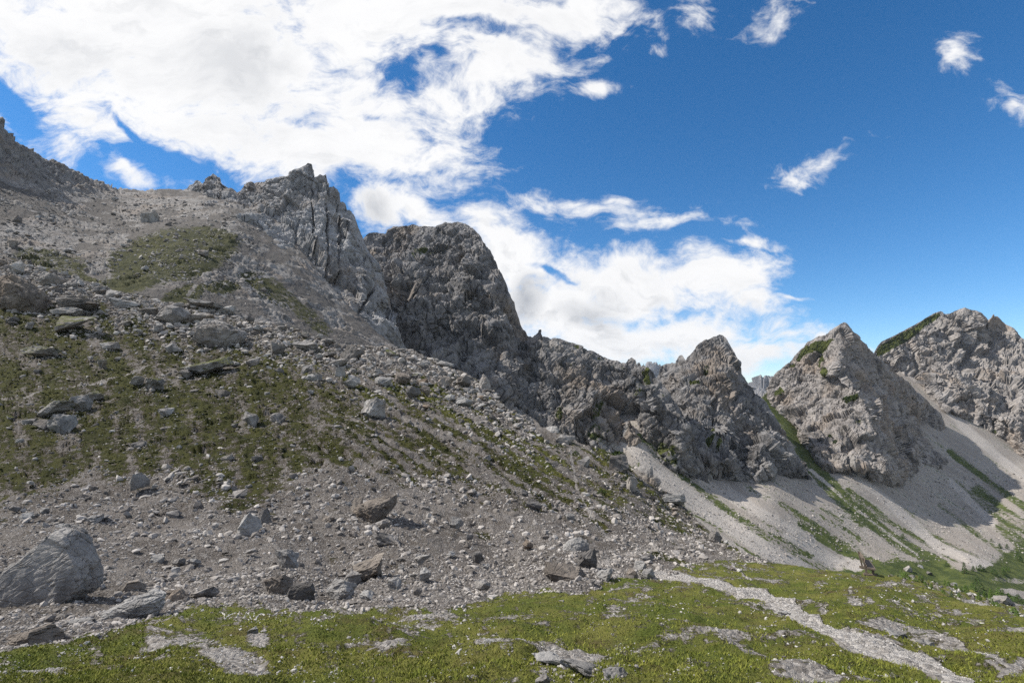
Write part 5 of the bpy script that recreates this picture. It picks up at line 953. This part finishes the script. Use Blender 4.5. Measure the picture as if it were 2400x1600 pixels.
# ------------------------------------------------------------------ larches, shrubs
M_BARK = mat_tone('bark', (.10, .08, .06), (.16, .13, .10))
M_LEAF = [mat_tone('larch_needles', (.045, .080, .016), (.13, .20, .045)), mat_tone('dark_larch_needles', (.024, .046, .014), (.070, .11, .03))]
M_SHR = mat_tone('dwarf_pine', (.018, .030, .009), (.060, .085, .022))
def crown_mesh(seed, slim=1.0, n=420):
    r = np.random.default_rng(seed); V, T = [], []
    lay = r.uniform(.06, 1, n)**.9
    for t in lay:
        whorl = round(t*13)/13+r.normal(0, .018); rad = .40*slim*max(0.0, 1-whorl)**.85*(.75+.5*math.sin(whorl*41+seed)**2)+.03
        a = r.uniform(0, 2*math.pi); d = rad*math.sqrt(r.uniform(.05, 1)); c = np.array([math.cos(a)*d, math.sin(a)*d, np.clip(whorl, .05, 1.0)-.10*d])
        s = .055+.05*(1-whorl); out = np.array([math.cos(a), math.sin(a), -.25]); side = np.array([-math.sin(a), math.cos(a), r.normal(0, .4)])
        V += [c-side*s*.55, c+side*s*.55, c+out*s*1.2+r.normal(0, .015, 3)]; T += [np.clip(r.uniform(.1, .9), 0, 1)]*3
    return mesh_from('crown', np.array(V), np.arange(len(V)).reshape(-1, 3), {'tone': T}, False)
def tube(pts, rad, seg=6):
    pts = np.array(pts, float); V = []
    for p, r_ in zip(pts, rad):
        for k in range(seg): a = 2*math.pi*k/seg; V.append(p+np.array([math.cos(a)*r_, math.sin(a)*r_, 0]))
    Fq = [[i*seg+k, i*seg+(k+1) % seg, (i+1)*seg+(k+1) % seg, (i+1)*seg+k] for i in range(len(pts)-1) for k in range(seg)]
    return np.array(V), np.array(Fq)
tv, tf = tube([(0, 0, -.06), (.005, 0, .25), (-.004, .004, .6), (0, 0, .97)], [.035, .026, .015, .004])
TRUNK = mesh_from('trunk', tv, tf, {'tone': [.4]*len(tv)}, True); TRUNK.materials.append(M_BARK)
CROWN = [crown_mesh(s, sl) for s, sl in ((1, .75), (2, .95), (3, 1.25), (4, 1.6), (5, .6))]
CROWND = [crown_mesh(s+20, sl) for s, sl in ((1, .8), (2, 1.1), (3, 1.4))]
for m_ in CROWN: m_.materials.append(M_LEAF[0])
for m_ in CROWND: m_.materials.append(M_LEAF[1])
TREES = [(2294, 1391, 37, 20, 1, 'tallest dark larch, standing on the stony bank'), (2261, 1342, 26, 12, 1, 'slender dark larch standing alone at the scree toe'), (2323, 1413, 31, 10, 0, 'thin pale green larch in front of the pale rock dome'), (2341, 1399, 20, 19, 0, 'wide bushy larch behind the pale rock dome'),
  (2123, 1361, 17, 20, 0, 'round bushy larch nearest the bench'), (2388, 1416, 20, 20, 1, 'wide larch at the picture edge by the grey gravel bed'), (2377, 1435, 18, 22, 0, 'bushy larch lowest on the bank by the meadow edge'), (2386, 1313, 19, 10, 1, 'dark larch at the foot of the far scree by the picture edge')]
TREST = [(2219, 1326, 10, 7, 1), (2282, 1337, 13, 9, 1), (2299, 1335, 13, 13, 1), (2290, 1332, 9, 5, 0), (2306, 1336, 8, 7, 1), (2352, 1338, 11, 7, 0), (2360, 1335, 11, 7, 0), (2366, 1336, 9, 6, 0), (2353, 1347, 12, 9, 1), (2330, 1347, 13, 13, 1), (2113, 1352, 14, 9, 0), (2104, 1352, 9, 7, 1), (2162, 1353, 10, 7, 0), (2156, 1363, 10, 7, 0), (2164, 1366, 13, 8, 0), (2169, 1372, 10, 8, 0),
  (2184, 1362, 9, 7, 0), (2190, 1365, 8, 7, 1), (2183, 1378, 12, 10, 0), (2215, 1369, 17, 9, 0), (2224, 1380, 14, 12, 0), (2210, 1391, 11, 13, 0), (2231, 1398, 16, 11, 1), (2201, 1365, 7, 6, 0), (2264, 1389, 17, 15, 0), (2280, 1385, 19, 11, 0), (2295, 1409, 16, 13, 0), (2308, 1403, 13, 12, 0), (2324, 1396, 14, 9, 0), (2351, 1401, 19, 12, 0), (2364, 1406, 15, 17, 0), (2338, 1422, 13, 13, 0), (2328, 1419, 10, 9, 0), (2384, 1441, 16, 15, 0),
  (2344, 1283, 11, 9, 1), (2361, 1285, 12, 8, 1), (2393, 1316, 15, 9, 1), (2117, 1259, 9, 9, 1), (2290, 1255, 7, 6, 1), (2324, 1268, 7, 6, 1), (2140, 1352, 10, 8, 1), (2146, 1361, 8, 8, 0), (2240, 1378, 10, 8, 0), (2252, 1384, 11, 9, 0), (2248, 1400, 9, 9, 0)]
TANCH = [(t[0], t[1], s) for t, s in zip(TREES, ('the tallest dark larch', 'the slender lone larch', 'the thin pale larch', 'the wide bushy larch', 'the larch nearest the bench', 'the wide edge larch', 'the lowest bushy larch', 'the dark scree foot larch'))]+[(b[1], b[2], b[7]) for b in FARB[7:]]
TUSED = set()
def tree_label(u, v, h, w, dk):
    sz = 'taller' if h > 15 else 'young' if h > 10 else 'tiny'; sp = 'slim' if w < .65*h else 'bushy' if w > .95*h else 'conical'
    for au, av, sn in sorted(TANCH, key=lambda q: math.hypot(q[0]-u, q[1]-v))[:8]:
        du, dv = u-au, v-av
        rel = ('left of' if du < 0 else 'right of') if abs(du) > 2*abs(dv) else ('behind' if dv < 0 else 'in front of') if abs(dv) > 2*abs(du) else ('behind and' if dv < 0 else 'in front and')+(' left of' if du < 0 else ' right of')
        for far in ('', 'some way '):
            key = (sz, sp, rel, sn, far)
            if key not in TUSED and (far == '' or math.hypot(du, dv) > 30): TUSED.add(key); return f'{sz} {sp} {"dark" if dk else "pale"} larch {far}{rel} {sn}'
    return f'{sz} {sp} larch among others near {sn}'
for i, t in enumerate(TREES+[(*q, None) for q in TREST]):
    u, v, h, w, dk, lab = t
    bc = float(np.interp(u, [c[0] for c in TC_], [c[1] for c in TC_])); sh = BANK if (v >= bc-1 and u > 2080) else WSH
    p, _ = at(sh, u, v); p = p[0]; m = p[1]/F; H = h*m
    e = bpy.data.objects.new('larch_tree', None); COL.objects.link(e); e.location = p; e.rotation_euler = (0, 0, i*2.4); e.scale = (H*(w/h)/.74, H*(w/h)/.74, H)
    e['label'] = lab or tree_label(u, v, h, w, dk); e['category'] = 'tree'; e['group'] = 'larches on the valley floor and bank'
    add_obj('trunk', TRUNK, None, e); add_obj('crown', random.choice(CROWND if dk else CROWN), None, e)
def shrub(sh, u, v, w, h, label, seed):
    p, n = at(sh, u, v); p = p[0]; m = p[1]/F; r = np.random.default_rng(seed); k = 260; V, T = [], []
    for _ in range(k):
        d = r.normal(size=3); d /= np.linalg.norm(d); d *= r.uniform(.5, 1)**.4; d[2] = abs(d[2]); c = d*np.array([w/2, w/3, h])*m; s = m*max(1.6, w*.09)
        V += [c+r.normal(0, s*.5, 3), c+r.normal(0, s*.5, 3), c+r.normal(0, s*.5, 3)+np.array([0, 0, s*.5])]; T += [r.uniform()]*3
    o = bpy.data.objects.new('dwarf_pine_shrub', mesh_from('foliage', np.array(V), np.arange(len(V)).reshape(-1, 3), {'tone': T}, False)); COL.objects.link(o); o.data.materials.append(M_SHR)
    o.location = p+n[0]*.1; o['label'] = label; o['category'] = 'shrub'; o['group'] = 'dwarf pine shrubs on the rocks'
for k, (sh, u, v, w, h, lab) in enumerate([(PEAK4, 1992, 936, 34, 9, 'widest dark dwarf pine patch on the rib of the pyramid peak'), (PEAK4, 2004, 928, 18, 8, 'small dwarf pine above the widest patch on the pyramid peak'), (PEAK4, 1957, 1036, 11, 8, 'round dwarf pine on the grassy strip under the pyramid peak'), (PEAK4, 1945, 1024, 9, 7, 'smaller round dwarf pine uphill of its twin under the pyramid peak'),
    (PEAK3, 1658, 1046, 14, 18, 'tall dark shrub at the base of the dark rock pinnacle'), (PEAK3, 1683, 1050, 9, 7, 'small round shrub right of the tall dark one under the pinnacle'), (NEAR, 1447, 1070, 44, 12, 'mossy green mat capping the square cliff block'), (NEAR, 1309, 1060, 18, 9, 'dark green cushion near the trail on the hillside edge'), (NEAR, 1349, 1074, 18, 9, 'bright green cushion left of the grassy shouldered block'), (NEAR, 1410, 1164, 24, 12, 'dark green clump alone on the lower striped slope'), (NEAR, 1463, 1128, 16, 10, 'green clump beside the leaning fin of rock')]):
    shrub(sh, u, v, w, h, lab, k+5)

# ------------------------------------------------------------------ wooden bench on the meadow edge
nW = NT('weathered_wood'); gr_ = nW.noise(7, 8, .7, vec=nW.scaled(nW.P, (6, 1, 6)))
M_WOOD = nW.done(nW.mix(nW.ramp(gr_, .35, .68), (.085, .066, .052), (.21, .175, .145)), .9, nW.bump(gr_, .6, .02), .15)
def beam(name, a, b, w, t, parent, up=(0, 0, 1), wob=.006, seed=0):
    """a slightly uneven hewn timber from a to b"""
    a, b = np.array(a, float), np.array(b, float); d = b-a; L_ = np.linalg.norm(d); d /= L_; s = np.cross(d, up); s /= np.linalg.norm(s); q = np.cross(s, d); r = np.random.default_rng(seed); V = []
    ring = [(-1, -.8), (-.85, -1), (.85, -1), (1, -.8), (1, .8), (.85, 1), (-.85, 1), (-1, .8)]; n = 5
    for i in range(n):
        for (x, y) in ring: V.append(a+d*L_*i/(n-1)+s*x*w/2+q*y*t/2+r.normal(0, wob, 3))
    Fq = [[i*8+k, i*8+(k+1) % 8, (i+1)*8+(k+1) % 8, (i+1)*8+k] for i in range(n-1) for k in range(8)]
    V = np.array(V); me = bpy.data.meshes.new(name); me.from_pydata([tuple(x) for x in V], [], Fq+[list(range(7, -1, -1)), list(range((n-1)*8, n*8))]); me.update()
    return add_obj(name, me, M_WOOD, parent)
pb, _ = at(NEAR, 2038, 1352); pb = pb[0]
bench = bpy.data.objects.new('wooden_bench', None); COL.objects.link(bench); bench.location = pb+np.array([0, .2, .03]); bench.rotation_euler = (0, math.radians(2), math.radians(-25))
k_ = pb[1]/31.0; bench.scale = (k_, k_, k_)
bench['label'] = 'weathered wooden bench with plank back on the meadow edge above the valley'; bench['category'] = 'bench'
for i, yy in enumerate((0, 1.35)):
    beam('post', (0, yy, .02), (-.20, yy, .92), .075, .085, bench, (1, 0, 0), seed=i); beam('leg', (.30, yy, .06), (.30, yy, .36), .11, .12, bench, (1, 0, 0), seed=i+4); beam('sleeper', (-.16, yy, .02), (.46, yy, .0), .16, .13, bench, (0, 0, 1), seed=i+8)
beam('seat', (.20, -.22, .41), (.20, 1.57, .41), .42, .08, bench, (0, 0, 1), seed=12); beam('back_plank', (-.115, -.18, .80), (-.115, 1.53, .80), .04, .22, bench, (.2, 0, 1), seed=13); beam('back_rail', (-.03, -.14, .52), (-.03, 1.49, .52), .04, .09, bench, (.2, 0, 1), seed=14)

# ------------------------------------------------------------------ letters laid out in white stones on the turf
def letter_px(pts): return [(500+x/9.8, 1410+y/9.8) for x, y in pts]
LET = [('first stone letter of the row, like a wide open V', [[(190, 240), (250, 290), (265, 370)], [(265, 370), (370, 300), (510, 225)]]), ('second stone letter, a single slanting stroke I', [[(620, 240), (570, 300), (520, 375)]]), ('third stone letter, an upturned V shape', [[(700, 325), (770, 255)], [(770, 245), (830, 275), (885, 350)], [(800, 360), (820, 362)]]),
       ('fourth stone letter, like a K with spread arms', [[(945, 250), (930, 300)], [(985, 330), (1000, 305), (1060, 275), (1110, 260), (1175, 268)], [(950, 345), (1000, 350)], [(1060, 360), (1105, 340), (1150, 360)]]), ('fifth stone letter, an L with short bars above', [[(1295, 260), (1255, 355)], [(1255, 355), (1340, 350), (1420, 342)], [(1320, 290), (1400, 280)], [(1390, 252), (1475, 230)], [(1300, 405), (1330, 388)]]),
       ('sixth stone letter, a jagged N', [[(1515, 332), (1590, 235)], [(1640, 218), (1665, 250), (1640, 310)], [(1690, 310), (1750, 265), (1805, 220)]]), ('seventh stone letter, a short slanting bar I', [[(1960, 290), (2020, 243)]])]
LST = []
for k in range(6):
    q, f = rock_shape(8, 900+k, 9, 0, .8); LST.append(mesh_from('stone', q*np.array([1, .6, .5]), f, {'tone': rng.uniform(.4, 1, len(q))}, False)); LST[-1].materials.append(M_STW); LST[-1].attributes['tone'].data.foreach_set('value', np.full(len(q), .95, np.float32))
for lab, strokes_ in LET:
    pc_ = letter_px([strokes_[0][0]])[0]; org, _ = at(NEAR, *pc_); org = org[0]
    e = bpy.data.objects.new('stone_letter', None); COL.objects.link(e); e.location = org; e['label'] = lab; e['category'] = 'stone letter'; e['group'] = 'letters laid out in white stones'
    for st in strokes_:
        st = letter_px(st)
        for a, b in zip(st[:-1], st[1:]):
            L_ = math.hypot(b[0]-a[0], b[1]-a[1]); n = max(2, int(L_/2.0))
            for i in range(n):
                t = (i+.5)/n; p, _ = at(NEAR, a[0]+(b[0]-a[0])*t, a[1]+(b[1]-a[1])*t); o = add_obj('stone', LST[rng.integers(0, 6)], None, e); s = p[0][1]/F*rng.uniform(2.0, 3.0)
                o.location = p[0]-org+np.array([0, 0, s*.45]); o.scale = (s, s, s); A, B = at(NEAR, [a[0], b[0]], [a[1], b[1]])[0]; o.rotation_euler = (0, 0, math.atan2(B[1]-A[1], B[0]-A[0])+rng.normal(0, .3))
# ------------------------------------------------------------------ dark birds standing on the slope
M_BIRD = mat_tone('black_plumage', (.008, .008, .010), (.02, .02, .022))
bv, bf = ICO[2]; q = bv.copy(); z = q[:, 2]
q[:, 0] *= .24*(1-.35*np.clip(z, 0, 1)); q[:, 1] *= .24*(1-.35*np.clip(z, 0, 1)); q[:, 2] = z*.46+.55
hd = bv*.15+np.array([.06, 0, 1.05]); bk = bv*np.array([.14, .035, .035])+np.array([.24, 0, 1.04]); tl = bv*np.array([.07, .09, .26])+np.array([-.16, 0, .22]); l1 = bv*np.array([.02, .02, .12])+np.array([.03, .08, .08]); l2 = bv*np.array([.02, .02, .12])+np.array([.03, -.08, .08])
BV = np.concatenate([q, hd, bk, tl, l1, l2]); BF = np.concatenate([bf+len(bv)*k for k in range(6)])
BIRD = mesh_from('bird', BV, BF, {'tone': np.full(len(BV), .4)}, True); BIRD.materials.append(M_BIRD)
for u, v, h, lab in [(172, 1190, 9, 'black bird standing upright on bare scree above the huge pale boulder'), (433, 1031, 8, 'black bird on turf beside a pale stone, uphill of the other birds'), (489, 1094, 7, 'black bird on the turf between two pale stones below the slope middle'), (591, 1106, 8, 'black bird standing near the roundish dark stone on the turf')]:
    p, _ = at(NEAR, u, v); o = add_obj('bird', BIRD, None, None, lab, 'bird', 'black birds on the slope'); o.location = p[0]; s = h*p[0][1]/F/1.2; o.scale = (s, s, s); o.rotation_euler = (0, 0, u)
# ------------------------------------------------------------------ snow rest in the gully, puddle at the scree foot
nS = NT('old_snow'); M_SNOW = nS.done((.82, .84, .87), .6, nS.bump(nS.noise(.6, 5, .6), .4, .3), .3)
def patch(sh, name, line, widths, mat, lift, label):
    V = []
    for (u, v), w in zip(line, widths):
        a, b = at(sh, [u-w, u+w], [v, v]); c = (a[0]+a[1])/2+b[0]*lift*1.6; V += [a[0]-b[0]*lift, c, a[1]-b[1]*lift]
    Fq = [[i*3+k, i*3+k+1, (i+1)*3+k+1, (i+1)*3+k] for i in range(len(line)-1) for k in range(2)]
    add_obj(name, mesh_from(name, np.array(V), np.array(Fq), None, True), mat, kind='structure', label=label)
patch(TOWER, 'snow', [(899, 752), (903, 758), (906, 764), (909, 770)], [.8, 1.8, 2.2, .8], M_SNOW, .8, 'thin strip of old snow in the gully')
nP = NT('puddle_water'); M_PUD = nP.done((.03, .035, .035), .08, None, .5)
patch(NEAR, 'puddle', [(1240, 1376), (1245, 1379), (1250, 1383), (1254, 1386)], [5, 11, 12, 5], M_PUD, .02, 'small dark puddle at the scree foot')
nh = bpy.data.materials.new('air_haze'); nh.use_nodes = True; th = nh.node_tree; th.nodes.clear(); pv_ = th.nodes.new('ShaderNodeVolumePrincipled'); pv_.inputs['Density'].default_value = HAZE; pv_.inputs['Color'].default_value = (.72, .84, 1.0, 1); pv_.inputs['Anisotropy'].default_value = .2
oh = th.nodes.new('ShaderNodeOutputMaterial'); th.links.new(pv_.outputs[0], oh.inputs['Volume'])
bx = np.array([[x, y, z] for x in (-9000, 9000) for y in (-500, 9000) for z in (-900, 430)], float)
if HAZE: add_obj('haze', mesh_from('haze', bx, np.array([[0, 1, 3, 2], [4, 6, 7, 5], [0, 4, 5, 1], [2, 3, 7, 6], [0, 2, 6, 4], [1, 5, 7, 3]])), nh, kind='stuff', label='thin blue mountain haze')
T_ = sum(len(o.data.polygons)*(2 if len(o.data.polygons) and len(o.data.polygons[0].vertices) == 4 else 1) for o in S.objects if o.type == 'MESH')
print('all', round(time.time()-T0, 1), 'boulders', len(BOULDERS), 'tris', sum(len(o.data.polygons)*(2 if len(o.data.polygons) and len(o.data.polygons[0].vertices) == 4 else 1) for o in S.objects if o.type == 'MESH'))
